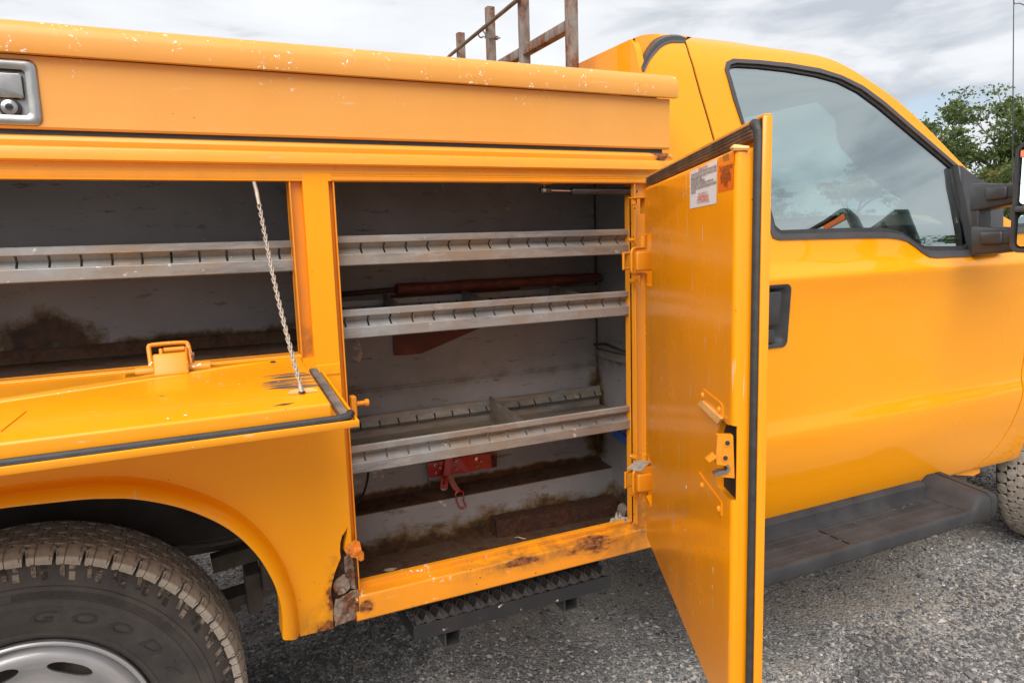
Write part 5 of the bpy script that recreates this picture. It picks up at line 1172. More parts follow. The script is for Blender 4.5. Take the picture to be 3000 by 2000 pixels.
# far side of the cab
far_out = [(CABX0,0.46),(CABX0,1.94)] + [p for p in rl if p[0] > CABX0+0.1] + [(XW+0.05,1.34),(4.3,1.25),(4.3,0.6),(4.05,0.46)]+[(3.53+0.47*math.cos(R_(a)),0.44+0.47*math.sin(R_(a))) for a in range(2,179,12)]+[(3.0,0.46)]
fo = piece('far_cab_side', far_out, [glass_in], 0.0, 0.022, M['cab'], T)
for v in fo.data.vertices: v.co.y = CW - v.co.y
fo.data.flip_normals()
fg = piece('far_window_glass', gl, [], 0.0095, 0.0035, M['glassclear'], T, 60)
for v in fg.data.vertices: v.co.y = CW - v.co.y
# hood, cowl and nose
bm = bmesh.new(); rows = []
for i in range(21):
    x_ = XW+0.02 + (4.28-XW-0.02)*i/20; r = []
    for k in range(25):
        t = k/24; u = 2*t-1; z_ = 1.325 - 0.075*(i/20)**1.5 + 0.135*(1-abs(u)**2.6)*(1-0.15*i/20) + 0.012*(1 if abs(abs(u)-0.55) < 0.10 else 0)
        r.append(bm.verts.new((x_ + 0.10*(1-u*u)*(1-i/20), 0.095+(CW-0.19)*t, z_)))
    rows.append(r)
for i in range(20):
    for k in range(24): bm.faces.new((rows[i][k],rows[i+1][k],rows[i+1][k+1],rows[i][k+1]))
mkbm('hood', bm, M['cab'], T, None, 60)
box('cowl', XW-0.14, XW+0.10, 0.16, CW-0.16, 1.36, 1.40, M['plastic'], T, 0.01)
box('grille', 4.285, 4.33, 0.12, CW-0.12, 0.78, 1.24, M['plastic'], T, 0.02); box('front_bumper', 4.30, 4.42, 0.05, CW-0.05, 0.45, 0.72, M['silver'], T, 0.02)
# interior
def inside():
    trim = [cast(*p) for p in ((2118,192),(2125,300),(2150,352),(2285,322),(2370,303),(2425,291),(2460,322),(2480,345),(2485,375),(2485,400),(2500,432),(2560,495),(2650,566),(2740,622),(2830,668),(2822,600),(2796,495),(2720,430),(2640,362),(2570,305),(2510,262),(2440,228),(2360,211),(2280,200),(2200,192))]
    piece('pillar_trim', trim, [], 0.035, 0.012, M['seat'], T)
    box('headliner', CABX0+0.03, 2.12, 0.34, CW-0.34, 1.925, 1.94, M['seat'], T); box('cab_floor', CABX0+0.03, 3.2, 0.14, CW-0.14, 0.62, 0.66, M['dash'], T)
    bm = bmesh.new(); bbox(bm, 2.62, 3.05, 0.14, CW-0.14, 0.95, 1.335, 0.05, 3); mkbm('dashboard', bm, M['dash'], T)
    bm = bmesh.new(); bbox(bm, 1.75, 2.25, 0.22, CW-0.22, 0.66, 1.02, 0.05, 3); bbox(bm, 1.52, 1.70, 0.22, CW-0.22, 0.98, 1.60, 0.05, 3); mkbm('bench_seat', bm, M['seat'], T)
    for yy in (0.50, 1.03, CW-0.50):
        bm = bmesh.new(); bbox(bm, 1.54, 1.64, yy-0.13, yy+0.13, 1.62, 1.82, 0.04, 3); btube(bm, [(1.59,yy-0.05,1.55),(1.59,yy-0.05,1.65)], 0.008, 6); mkbm('head_rest', bm, M['seat'], T)
    bm = bmesh.new(); c_ = Vector((2.50,CW-0.55,1.28)); ax = Vector((-0.85,0,0.5)).normalized(); a_ = Vector((0,1,0)); b_ = ax.cross(a_)
    btube(bm, [c_+(a_*math.cos(t*math.pi/12)+b_*math.sin(t*math.pi/12))*0.19 for t in range(24)], 0.015, 8, True); btube(bm, [c_-a_*0.18, c_+a_*0.18], 0.02, 8); btube(bm, [c_, c_-ax*0.3], 0.03, 8); mkbm('steering_wheel', bm, M['dash'], T)
inside()
# door furniture
dh = bpy.data.objects.new('door_handle', None); link(dh, cdoor, Matrix.Translation((1.74,0.06,1.13)))
hr = [cast(*p) for p in ((2310,833),(2316,1000))]; hx1, hz1_, hz0_ = hr[0][0]+0.012, cast(2290,833)[1], cast(2290,1016)[1]; hx0_ = hx1-0.17
def ring_side(name, steps, mat, parent):
    bm = bmesh.new(); rings = []
    for (x0,x1,z0,z1,r,dy_) in steps: rings.append([bm.verts.new((p[0],fY(p[1])+dy_,p[1])) for p in rrect(x0,x1,z0,z1,r)])
    for A, B in zip(rings[:-1], rings[1:]):
        for k in range(len(A)): bm.faces.new((A[k],A[(k+1)%len(A)],B[(k+1)%len(A)],B[k]))
    bm.faces.new(rings[-1]); return mkbm(name, bm, mat, parent, None, 50)
hcut = bmesh.new(); bbox(hcut, hx0_+0.006, hx1-0.006, 0.0, 0.2, hz0_+0.006, hz1_-0.006)
boolean(bpy.data.objects['door_panel'], [('DIFFERENCE', hcut)], 40)
ring_side('handle_cup', [(hx0_,hx1,hz0_,hz1_,0.022,0.001),(hx0_,hx1,hz0_,hz1_,0.022,-0.004),(hx0_+.006,hx1-.006,hz0_+.006,hz1_-.006,0.018,-0.0045),(hx0_+.016,hx1-.016,hz0_+.014,hz1_-.014,0.020,0.004),(hx0_+.05,hx1-.045,hz0_+.03,hz1_-.03,0.022,0.028)], M['plastic'], dh)
pc = cast(2264,905); ring_side('handle_paddle', [(hx0_+.05,pc[0]+0.022,hz0_+0.072,hz1_-.022,0.010,0.02),(hx0_+.05,pc[0]+0.022,hz0_+0.072,hz1_-.022,0.010,-0.008),(hx0_+.053,pc[0]+0.019,hz0_+0.075,hz1_-.025,0.009,-0.011)], M['plastic'], dh)
kk = cast(2250,985); ring_side('lock_plate', [(kk[0]-0.03,kk[0]+0.028,hz0_+.016,hz0_+.06,0.010,0.02),(kk[0]-0.03,kk[0]+0.028,hz0_+.016,hz0_+.06,0.010,0.000),(kk[0]-0.028,kk[0]+0.024,hz0_+.018,hz0_+.056,0.009,-0.002)], M['plastic'], dh)
# ---- towing mirror
mi = bpy.data.objects.new('side_mirror', None); link(mi, cdoor, Matrix.Translation((2.5,0.05,1.4)))
def slabpts(name, pts, off0, off1, mat, parent, ang=40, bev=0.0):
    """polygon on the door surface standing proud"""
    bm = bmesh.new(); A = [bm.verts.new((x_, fY(z_)+off0, z_)) for x_, z_ in pts]; B = [bm.verts.new((x_, fY(z_)+off1, z_)) for x_, z_ in pts]
    fA = bm.faces.new(A); bm.faces.new(B[::-1])
    for i in range(len(pts)): bm.faces.new((A[i],B[i],B[(i+1)%len(pts)],A[(i+1)%len(pts)]))
    if bev: bmesh.ops.bevel(bm, geom=list(fA.edges), offset=bev, segments=3, affect='EDGES', profile=0.5)
    return mkbm(name, bm, mat, parent, None, ang)
sail = [cast(*p) for p in ((2791,484),(2806,487),(2850,530),(2872,536),(2925,540),(2925,742),(2850,752),(2842,748),(2829,690),(2812,590),(2800,535))]
slabpts('sail_panel', sail, -0.022, 0.004, M['plastic'], mi, 45, 0.008)
MX = 2.50   # plane of the mirror arms and head
def armbox(name, px0, px1, y0, y1, X0, thick, mat):
    """arm running outwards; px rows give its height at the two ends"""
    bm = bmesh.new()
    def zz(py, px): return onX(px, py, X0).z
    (xa, ta, ba), (xb, tb, bb) = px0, px1
    A = onX(xa, ta, X0); A2 = onX(xa, ba, X0); B = onX(xb, tb, X0); B2 = onX(xb, bb, X0)
    P = [A, B, B2, A2]; f = [bm.verts.new(q) for q in P]; g = [bm.verts.new(q + Vector((thick,0,0))) for q in P]
    bm.faces.new(f); bm.faces.new(g[::-1])
    for i in range(4): bm.faces.new((f[i],g[i],g[(i+1)%4],f[(i+1)%4]))
    bmesh.ops.recalc_face_normals(bm, faces=bm.faces); bmesh.ops.bevel(bm, geom=bm.edges[:], offset=0.0095, segments=3, affect='EDGES', profile=0.5)
    return mkbm(name, bm, mat, mi, None, 50)
armbox('mirror_bracket', (2838,538,622), (2975,538,596), 0, 0, MX, 0.085, M['plastic'])
armbox('mirror_bracket', (2842,662,750), (2970,668,736), 0, 0, MX-0.01, 0.085, M['plastic'])
armbox('mirror_bracket', (2838,545,745), (2868,590,745), 0, 0, MX+0.004, 0.075, M['plastic'])
armbox('mirror_arm', (2884,548,590), (2950,545,582), 0, 0, MX-0.010, 0.03, M['plastic'])
armbox('mirror_arm', (2945,549,584), (2980,546,580), 0, 0, MX-0.004, 0.03, M['rubber'])
armbox('mirror_arm', (2868,678,718), (2936,676,716), 0, 0, MX-0.022, 0.03, M['plastic'])
armbox('mirror_arm', (2930,677,716), (2975,672,714), 0, 0, MX-0.016, 0.03, M['rubber'])
# head: rounded housing with two glasses, facing back along the truck
hA = onX(2990, 424, MX); hY0 = onX(2966, 600, MX-0.03).y; hz1m, hz0m = onX(2990,420,MX-0.03).z, onX(2962,740,MX-0.03).z
HM = Matrix.Translation((MX-0.03, hY0, 0)) @ Matrix.Rotation(R_(-8), 4, 'Z')      # local -x faces back, -y outwards
bm = bmesh.new(); rings = []
for (ins, xx, rr_) in ((0.0,0.0,0.028),(-0.002,0.03,0.03),(0.010,0.085,0.035),(0.035,0.12,0.04)):
    rings.append([bm.verts.new((xx, p[0], p[1])) for p in rrect(-0.255+ins, 0.0-ins, hz0m+ins, hz1m-ins, rr_)])
fr_ = [bm.verts.new((-0.004, p[0], p[1])) for p in rrect(-0.253, -0.002, hz0m+0.002, hz1m-0.002, 0.026)]
fi_ = [bm.verts.new((-0.003, p[0], p[1])) for p in rrect(-0.245, -0.012, hz0m+0.012, hz1m-0.012, 0.02)]
fj_ = [bm.verts.new((0.014, p[0], p[1])) for p in rrect(-0.243, -0.014, hz0m+0.014, hz1m-0.014, 0.018)]
rings = [fj_, fi_, fr_] + rings
for A, B in zip(rings[:-1], rings[1:]):
    for k in range(len(A)): bm.faces.new((A[k],A[(k+1)%len(A)],B[(k+1)%len(A)],B[k]))
bm.faces.new(rings[-1]); bm.faces.new(rings[0][::-1]); mkbm('mirror_housing', bm, M['plastic'], mi, HM, 45)
zs_ = onX(2966, 612, MX-0.03).z
box('mirror_divider', -0.006, 0.010, -0.243, -0.012, zs_-0.012, zs_+0.008, M['plastic'], mi, 0.003, 2, mw=HM)
ring_ = lambda nm, y0, y1, z0, z1, x_, mt: mk(nm, [(x_, p[0], p[1]) for p in rrect(y0,y1,z0,z1,0.014)], [tuple(range(28))], mt, mi, HM)
ring_('mirror_glass', -0.240, -0.018, zs_+0.014, hz1m-0.020, 0.006, M['mirror'])
ring_('mirror_glass', -0.238, -0.020, hz0m+0.020, zs_-0.022, 0.004, M['mirror'])
box('amber_marker', -0.002, 0.009, -0.12, -0.016, hz1m-0.045, hz1m-0.022, M['amber'], mi, 0.002, 1, mw=HM)
# antenna
an = onX(2966,540,3.05); tp = onX(2970,-20,3.08)
bm = bmesh.new(); btube(bm, [Vector((an.x,an.y,1.36)), an, tp], [0.004,0.0030,0.0018], 6)
ant = mkbm('antenna', bm, M['rubber'], T, None, 60)
tb = onX(2972,12,3.08); bm = bmesh.new(); btube(bm, [tb+Vector((-.01,0,.02)), tb, tb+Vector((0.012,-.012,.0)), tb+Vector((0.03,-.03,-.014))], 0.0022, 5); mkbm('antenna_tie', bm, M['trim'], ant)
# ---- running board
rbd = bpy.data.objects.new('running_board', None); link(rbd, T, Matrix.Translation((1.9,-0.03,0.38)))
RX0, RX1 = 1.30, 2.545; YF = -0.118; ZT = 0.402
prof = [(YF+0.006,0.352),(YF,0.358),(YF-0.001,0.392),(YF+0.004,0.3995),(YF+0.012,ZT),(YF+0.020,ZT-0.001),(YF+0.024,ZT-0.004)]
yy = YF+0.024
for k in range(3):
    w_ = 0.040
    prof += [(yy+0.003,ZT-0.010),(yy+w_-0.006,ZT-0.010),(yy+w_-0.003,ZT-0.006),(yy+w_+0.004,ZT-0.006),(yy+w_+0.006,ZT-0.010)]; yy += w_+0.006
prof += [(yy+0.012,ZT-0.006),(yy+0.022,ZT+0.012),(yy+0.026,ZT+0.034),(yy+0.034,ZT+0.040),(yy+0.060,ZT+0.046),(yy+0.085,ZT+0.070),(yy+0.10,0.352)]
bm = bmesh.new(); bloft(bm, prof, [((x_,0,0),(0,1,0),(0,0,1)) for x_ in [RX0+(RX1-0.085-RX0)*i/12 for i in range(13)]]); mkbm('step_pad', bm, M['stepplastic'], rbd, None, 40)
# raised front end
def bump_end():
    bm = bmesh.new(); xs = [(RX1-0.10,0.0),(RX1-0.088,0.004),(RX1-0.075,0.022),(RX1-0.062,0.040),(RX1-0.048,0.046),(RX1-0.012,0.046),(RX1-0.004,0.044)]
    rr = []
    yb = yy+0.085
    for x_, h in xs:
        t = h/0.046; zt_ = ZT-0.008+ (0.060-0.004)*t
        pf = [(YF+0.006,0.352),(YF,0.358),(YF-0.001,0.388+0.030*t),(YF+0.004,0.3985+0.036*t),(YF+0.018,ZT-0.001+0.042*t)] + [(YF+0.03+(yb-YF-0.03)*k/5, ZT-0.008+(0.052+0.022*k/5)*t) for k in range(6)] + [(yb+0.01,0.352)]
        rr.append([bm.verts.new((x_,a,b)) for a, b in pf])
    for A, B in zip(rr[:-1], rr[1:]):
        for k in range(len(A)): bm.faces.new((A[k],A[(k+1)%len(A)],B[(k+1)%len(A)],B[k]))
    bm.faces.new(rr[0]); bm.faces.new(rr[-1][::-1]); mkbm('step_end', bm, M['stepplastic'], rbd, None, 50)
    bm = bmesh.new(); rr = []
    for x_, sc_ in ((RX1-0.0015,1.0),(RX1+0.02,1.0),(RX1+0.034,0.93),(RX1+0.040,0.80)):
        t = 1; pf = [(YF+0.006,0.352),(YF,0.358),(YF-0.001,0.418),(YF+0.004,0.4345),(YF+0.018,ZT+0.041)] + [(YF+0.03+(yb-YF-0.03)*k/5, ZT-0.008+(0.052+0.022*k/5)) for k in range(6)] + [(yb+0.01,0.352)]
        cy_, cz_ = (YF+yb)/2, 0.40
        rr.append([bm.verts.new((x_+ (0.0 if b > 0.40 else -0.012*(1-sc_)*5),cy_+(a-cy_)*(1-(1-sc_)*0.25),cz_+(b-cz_)*sc_)) for a, b in pf])
    for A, B in zip(rr[:-1], rr[1:]):
        for k in range(len(A)): bm.faces.new((A[k],A[(k+1)%len(A)],B[(k+1)%len(A)],B[k]))
    bm.faces.new(rr[0]); bm.faces.new(rr[-1][::-1]); mkbm('end_cap', bm, M['stepplastic'], rbd, None, 50)
bump_end()
# cross notches in the tread
for k in range(3):
    y0_ = YF+0.026+k*0.046
    box('tread_notch', 1.868, 1.886, y0_, y0_+0.036, ZT-0.0096, ZT-0.0050, M['rubber'], rbd, 0.001, 1)
box('step_inner_guard', RX0, 2.62, yy+0.09, yy+0.12, 0.38, 0.46, M['stepplastic'], rbd, 0.006)
for i in range(14):
    x_ = random.uniform(1.6,2.4); y_ = random.uniform(-0.08,0.03)
    if i < 5: x_, y_ = 2.30+random.uniform(-.08,.10), 0.035
    if i == 0:
        bm = bmesh.new(); bmesh.ops.create_icosphere(bm, subdivisions=1, radius=0.005)
        for v in bm.verts: v.co.z *= 0.6
        peb0 = mkbm('pebble', bm, M['stone'], None, Matrix.Translation((x_,y_,ZT-0.006)), 20); pb = peb0
    else:
        pb = bpy.data.objects.new('pebble', peb0.data); link(pb, None, Matrix.Translation((x_,y_,ZT-0.007)) @ Matrix.Rotation(random.uniform(0,6),4,'Z') @ Matrix.Diagonal((random.uniform(.5,1.2),random.uniform(.5,1.1),0.8,1)))
    tag(pb, 'small grey pebble among those lying on the black running board', 'pebble', 'pebbles on the running board')
# bracket under the door
bm = bmesh.new(); P = [onY(*p, 0.13) for p in ((2797,1388),(2840,1377),(2871,1371),(2871,1384),(2852,1393),(2800,1391))]
A = [bm.verts.new(q) for q in P]; B = [bm.verts.new(q+Vector((0,0.02,0))) for q in P]; bm.faces.new(A); bm.faces.new(B[::-1])
for i in range(len(P)): bm.faces.new((A[i],B[i],B[(i+1)%len(P)],A[(i+1)%len(P)]))
mkbm('fender_bracket', bm, M['cab'], T)
box('inner_fender_liner', 2.60, 2.86, 0.16, 0.5, 0.30, 0.62, M['chassis'], T, 0.02)
# ---- grip step under the tall compartment
gsn = bpy.data.objects.new('grip_step', None); GY = 0.055; GZ0 = 0.378; GX0, GX1 = 0.468, 1.060
link(gsn, T, Matrix.Translation((0.76,GY,GZ0)))
bm = bmesh.new(); bbox(bm, GX0, GX1, GY, GY+0.004, GZ0, GZ0+0.040, 0.0012, 1); mkbm('front_bar', bm, M['stepbar'], gsn)
box('end_bar', GX0, GX0+0.004, GY+0.0045, GY+0.20, GZ0, GZ0+0.034, M['stepbar'], gsn, 0.001, 1); box('end_bar', GX1-0.004, GX1, GY+0.0045, GY+0.20, GZ0, GZ0+0.034, M['stepbar'], gsn, 0.001, 1)
# serrated diamond struts: wavy vertical plates
bm = bmesh.new(); nD = 16; pit = (GX1-GX0-0.02)/nD
for i in range(nD):
    xc_ = GX0+0.010+pit*(i+0.5)
    for row in range(4):
        yb_ = GY+0.006+row*0.048
        for s_ in (-1,1):
            prev = None
            for k in range(9):
                t = k/8; w_ = pit*0.44*math.sin(math.pi*min(1,max(0,t*1.0)))**0.8 * (1 if row % 2 == 0 else 1)
                x_ = xc_ + (pit*0.5 if row % 2 else 0) + s_*w_; y_ = yb_ + 0.048*t; zt_ = GZ0+0.040 + 0.020*math.sin(math.pi*t)
                a = bm.verts.new((x_,y_,GZ0+0.024)); b = bm.verts.new((x_,y_,zt_)) 
                if prev: bm.faces.new((prev[0],a,b,prev[1]))
                prev = (a,b)
    # little cone webs in front of each diamond
    a = bm.verts.new((xc_-pit*0.5,GY+0.003,GZ0+0.0395)); b = bm.verts.new((xc_+pit*0.5,GY+0.003,GZ0+0.0395)); c_ = bm.verts.new((xc_+pit*0.5,GY+0.030,GZ0+0.062)); d_ = bm.verts.new((xc_-pit*0.5+pit*0.0,GY+0.030,GZ0+0.062))
    e_ = bm.verts.new((xc_,GY+0.006,GZ0+0.044))
    bm.faces.new((a,e_,d_)); bm.faces.new((e_,b,c_))
    eye = [Vector((xc_+pit*0.36*math.sin(math.pi*k/8)*s2, GY+0.012+0.012*(1-k/8), GZ0+0.044+0.028*(1-k/8))) for s2, ks in ((1,range(0,8)),(-1,range(8,0,-1))) for k in ks]
    btube(bm, eye, 0.0011, 4, True)
    sk0 = bm.verts.new((xc_-pit*0.5,GY+0.004,GZ0+0.040)); sk1 = bm.verts.new((xc_-pit*0.36,GY+0.018,GZ0+0.058)); sk2 = bm.verts.new((xc_,GY+0.012,GZ0+0.044))
    bm.faces.new((sk0,sk2,sk1)); sk3 = bm.verts.new((xc_+pit*0.5,GY+0.004,GZ0+0.040)); sk4 = bm.verts.new((xc_+pit*0.36,GY+0.018,GZ0+0.058)); bm.faces.new((sk3,sk4,sk2))
mkbm('serrated_grating', bm, M['grating'], gsn, None, 30)
for gxp in ((724,1325),):
    pass
for px_, py_ in ((1327,1868),(1673,1765)):
    q = onY(px_, py_, GY+0.03); bm = bmesh.new(); hw = 0.0225; t_ = 0.004
    for (a0,a1,b0,b1) in ((-hw,hw,-hw,-hw+t_),(-hw,hw,hw-t_,hw),(-hw,-hw+t_,-hw+t_,hw-t_),(hw-t_,hw,-hw+t_,hw-t_)):
        bbox(bm, q.x+a0, q.x+a1, GY+0.03, 0.75, q.z+b0, q.z+b1)
    mkbm('support_tube', bm, M['grating'], gsn)
# ---- wheels
KX, KZ, KR = -0.3527, 0.3757, 0.4235
def RS(r): return r if r < 0.247 else 0.247+(r-0.247)*1.1536
def make_wheel(cx_, cz_, y0, blocks_as_parts=True, steer=0):
    W = bpy.data.objects.new('wheel', None); MW = Matrix.Translation((cx_, y0, cz_))
    if steer: MW = Matrix.Translation((cx_, 0.20, cz_)) @ Matrix.Rotation(R_(steer),4,'Z') @ Matrix.Translation((0,-0.122,0))
    link(W, T, MW)
    # tyre: lathe profile (radius, y) with y into the truck
    pr = [(0.232,0.020),(0.236,0.012),(0.240,0.004),(0.247,-0.001),(0.252,-0.002),(0.2535,-0.0005),(0.262,-0.004),(0.275,-0.010),(0.290,-0.0135),(0.305,-0.0145),(0.3075,-0.0160),(0.318,-0.0155),(0.3195,-0.0135),(0.332,-0.0125),(0.3335,-0.0150),(0.341,-0.0140),(0.3425,-0.0115),(0.353,-0.0075),(0.366,-0.001),(0.378,0.010),(0.385,0.020),(0.3885,0.032),(0.3890,0.11),(0.3890,0.19),(0.386,0.206),(0.375,0.220),(0.35,0.236),(0.30,0.245),(0.25,0.232),(0.232,0.205)]
    pr = [(RS(r), y) for r, y in pr]
    n = 128; bm = bmesh.new(); rings = [[bm.verts.new((r*math.cos(2*math.pi*k/n), y, r*math.sin(2*math.pi*k/n))) for k in range(n)] for r, y in pr]
    for A, B in zip(rings[:-1], rings[1:]):
        for k in range(n): bm.faces.new((A[k],A[(k+1)%n],B[(k+1)%n],B[k]))
    ty = mkbm('tyre', bm, M['sidewall'], W, MW, 25)
    # shoulder lugs running down the sidewall, joined
    bm = bmesh.new(); NB = 49
    for i in range(NB):
        a0 = 2*math.pi*i/NB
        for (da, dw, r0, r1, yy_) in ((0.00,0.030,RS(0.352),RS(0.384),0.0),(0.052,0.022,RS(0.358),RS(0.384),0.0)):
            def P_(a, r, o): return ((r)*math.cos(a), o, (r)*math.sin(a))
            aa, ab = a0+da, a0+da+dw; sk = -0.018
            o0 = -0.0105 ; o1 = 0.012
            q = [P_(aa,r1,o1), P_(ab,r1,o1), P_(ab+sk,r0,o0), P_(aa+sk,r0,o0)]; q2 = [P_(aa,r1,o1+0.006), P_(ab,r1,o1+0.006), P_(ab+sk,r0,o0+0.007), P_(aa+sk,r0,o0+0.007)]
            f = [bm.verts.new(v) for v in q]; g = [bm.verts.new(v) for v in q2]; bm.faces.new(f); 
            for k in range(4): bm.faces.new((f[k],f[(k+1)%4],g[(k+1)%4],g[k]))
    lg = mkbm('shoulder_lugs', bm, M['lug'], W, MW, 20); lg['kind'] = 'stuff'
    # fine serration band
    bm = bmesh.new(); NS = 720
    for i in range(NS):
        a = 2*math.pi*i/NS
        if (a % 1.57) < 0.5: continue
        v = [bm.verts.new((r*math.cos(b), o, r*math.sin(b))) for r, b, o in ((RS(0.3205),a,-0.0134),(RS(0.3315),a,-0.0124),(RS(0.3315),a+0.0022,-0.0136),(RS(0.3205),a+0.0022,-0.0146),(RS(0.3315),a+0.0044,-0.0124),(RS(0.3205),a+0.0044,-0.0134))]
        bm.faces.new((v[0],v[1],v[2],v[3])); bm.faces.new((v[3],v[2],v[4],v[5]))
    sb_ = mkbm('sidewall_ribs', bm, M['sidewall'], W, MW, 20, False); sb_['kind'] = 'stuff'
    # tread blocks
    def block(y0_, y1_, r0, r1, span, wob, seed):
        rnd = random.Random(seed); ang = 2*math.pi/NB; P = []
        n_ = 5
        def pt(u, v): return (u, v)
        # outline: wavy hexagon in (angle, y)
        yc = (y0_+y1_)/2; hy = (y1_-y0_)/2*0.985; ha = ang*span/2
        base = [(-0.55,-1),(0.0,-0.93),(0.5,-1.0),(0.80,-0.62),(0.86,-0.25),(1.0,0.0),(0.90,0.35),(0.62,0.72),(0.50,1.0),(0.05,0.94),(-0.5,1.0),(-0.74,0.66),(-0.86,0.30),(-1.0,0.0),(-0.90,-0.30),(-0.70,-0.66)]
        if y0_ < 0.01: base = [(-0.86,-1),(-0.3,-0.95),(0.25,-1.0),(0.88,-0.97),(0.93,-0.45),(0.84,-0.1),(1.0,0.25),(0.86,0.62),(0.52,1.0),(0.05,0.92),(-0.42,1.0),(-0.70,0.66),(-0.80,0.30),(-1.0,0.0),(-0.86,-0.35),(-0.96,-0.66)]
        out_ = []
        for u, v in base: out_.append(((u+rnd.uniform(-.05,.05))*ha, yc+(v+rnd.uniform(-.04,.04))*hy))
        return out_
    def block_mesh(outl, sh):
        bm = bmesh.new(); top, mid, bot = [], [], []
        ca = sum(a for a,_ in outl)/len(outl); cy_ = sum(b for _,b in outl)/len(outl)
        def R_at(y):   # crown of the tread
            e = max(0, 0.045-y)/0.045 if y < 0.045 else (max(0,y-0.175)/0.045)
            return KR - 0.0015 - 0.016*e**2.2
        for (a, y) in outl:
            for lst, ins, dr in ((bot,0,-0.016),(mid,0,-0.0012),(top,0.06,0.0)):
                aa = a+(ca-a)*ins; y2 = y+(cy_-y)*ins; rr = R_at(y2)+dr
                lst.append(bm.verts.new((rr*math.sin(aa), y2, rr*math.cos(aa))))
        n_ = len(outl); c_ = bm.verts.new((R_at(cy_)*math.sin(ca)+0, cy_, R_at(cy_)*math.cos(ca)+0.0006))
        for k in range(n_):
            l = (k+1)%n_
            bm.faces.new((bot[k],bot[l],mid[l],mid[k])); bm.faces.new((mid[k],mid[l],top[l],top[k])); bm.faces.new((top[k],top[l],c_))
        return bm
    rows_ = [(0.004,0.048,0.985,0.0),(0.0475,0.0845,0.985,0.5),(0.0785,0.1155,0.985,0.0),(0.1095,0.1465,0.985,0.5),(0.1405,0.1775,0.985,0.0),(0.178,0.219,0.985,0.5)]
    protos = []
    for ri, (ya, yb, spn, ph) in enumerate(rows_):
        bm = block_mesh(block(ya, yb, 0, 0, spn, 0, 10+ri), ri); bmesh.ops.recalc_face_normals(bm, faces=bm.faces)
        me = bpy.data.meshes.new('tread_block'); bm.to_mesh(me); bm.free(); me.materials.append(M['tread']); shade(me, 28); protos.append(me)
    rest_v, rest_f = [], []
    for ri, (ya, yb, spn, ph) in enumerate(rows_):
        for i in range(NB):
            a = 2*math.pi*(i+ph)/NB; rot = Matrix.Rotation(a, 4, 'Y'); deg = math.degrees(a) % 360
            if blocks_as_parts and (deg < 112 or deg > 300):
                o = bpy.data.objects.new('tread_block', protos[ri]); link(o, W, MW @ rot)
            else:
                b = len(rest_v); rest_v += [rot @ v.co for v in protos[ri].vertices]; rest_f += [tuple(b+k for k in p.vertices) for p in protos[ri].polygons]
    o = mk('tread', rest_v, rest_f, M['tread'], W, MW, 28); o['kind'] = 'stuff'
    # rim
    pr = [(0.229,0.030),(0.233,0.012),(0.2345,0.004),(0.2335,-0.001),(0.2300,-0.003),(0.2260,-0.002),(0.2240,0.003),(0.2235,0.012),(0.2225,0.022),(0.217,0.026),(0.213,0.026)]
    n = 96; bm = bmesh.new(); rings = [[bm.verts.new((r*math.cos(2*math.pi*k/n), y, r*math.sin(2*math.pi*k/n))) for k in range(n)] for r, y in pr]
    for A, B in zip(rings[:-1], rings[1:]):
        for k in range(n): bm.faces.new((A[k],A[(k+1)%n],B[(k+1)%n],B[k]))
    rm = mkbm('rim', bm, M['silver'], W, MW, 30)
    pr = [(0.2215,0.030),(0.219,0.024),(0.214,0.016),(0.207,0.008),(0.199,0.0035),(0.192,0.003),(0.183,0.006),(0.168,0.016),(0.150,0.028),(0.135,0.034),(0.120,0.034),(0.100,0.030),(0.085,0.028),(0.065,0.028),(0.064,0.012),(0.058,-0.002),(0.04,-0.006),(0.0001,-0.006)]
    bm = bmesh.new(); rings = [[bm.verts.new((r*math.cos(2*math.pi*k/n), y, r*math.sin(2*math.pi*k/n))) for k in range(n)] for r, y in pr] 
    back = [[bm.verts.new((r*math.cos(2*math.pi*k/n), y+0.006, r*math.sin(2*math.pi*k/n))) for k in range(n)] for r, y in pr]
    for RR, fl in ((rings,False),(back,True)):
        for A, B in zip(RR[:-1], RR[1:]):
            for k in range(n):
                f = (A[k],A[(k+1)%n],B[(k+1)%n],B[k]); bm.faces.new(f if not fl else f[::-1])
    for k in range(n): bm.faces.new((rings[0][k],back[0][k],back[0][(k+1)%n],rings[0][(k+1)%n]))
    bm.faces.new(rings[-1]); bm.faces.new(back[-1][::-1])
    bmesh.ops.recalc_face_normals(bm, faces=bm.faces)
    dsk = mkbm('wheel_disc', bm, M['silver'], W, MW, 30)
    ops = []
    for i in range(8):
        a = R_(62+45*i); b = bmesh.new(); A, B = [], []
        for k in range(20):
            t = 2*math.pi*k/20; ta = 0.044*math.copysign(abs(math.cos(t))**0.75, math.cos(t)); ra = 0.171+0.0175*math.sin(t)
            x_ = ra*math.cos(a)+ta*(-math.sin(a)); z_ = ra*math.sin(a)+ta*math.cos(a)
            A.append(b.verts.new(MW @ Vector((x_,-0.05,z_)))); B.append(b.verts.new(MW @ Vector((x_,0.1,z_))))
        b.faces.new(A); b.faces.new(B[::-1])
        for k in range(20): b.faces.new((A[k],B[k],B[(k+1)%20],A[(k+1)%20]))
        bmesh.ops.recalc_face_normals(b, faces=b.faces); ops.append(('DIFFERENCE', b))
    boolean(dsk, ops, 35)
    box('brake_drum', -0.17, 0.17, 0.06, 0.16, -0.17, 0.17, M['chassis'], W, 0.07, 4, mw=MW)
    for i in range(8):
        a = R_(45*i+20); bm = bmesh.new(); btube(bm, [(0.082*math.cos(a),0.03,0.082*math.sin(a)),(0.082*math.cos(a),0.006,0.082*math.sin(a))], 0.011, 6)
        mkbm('lug_nut', bm, M['silver'], W, MW, 40)
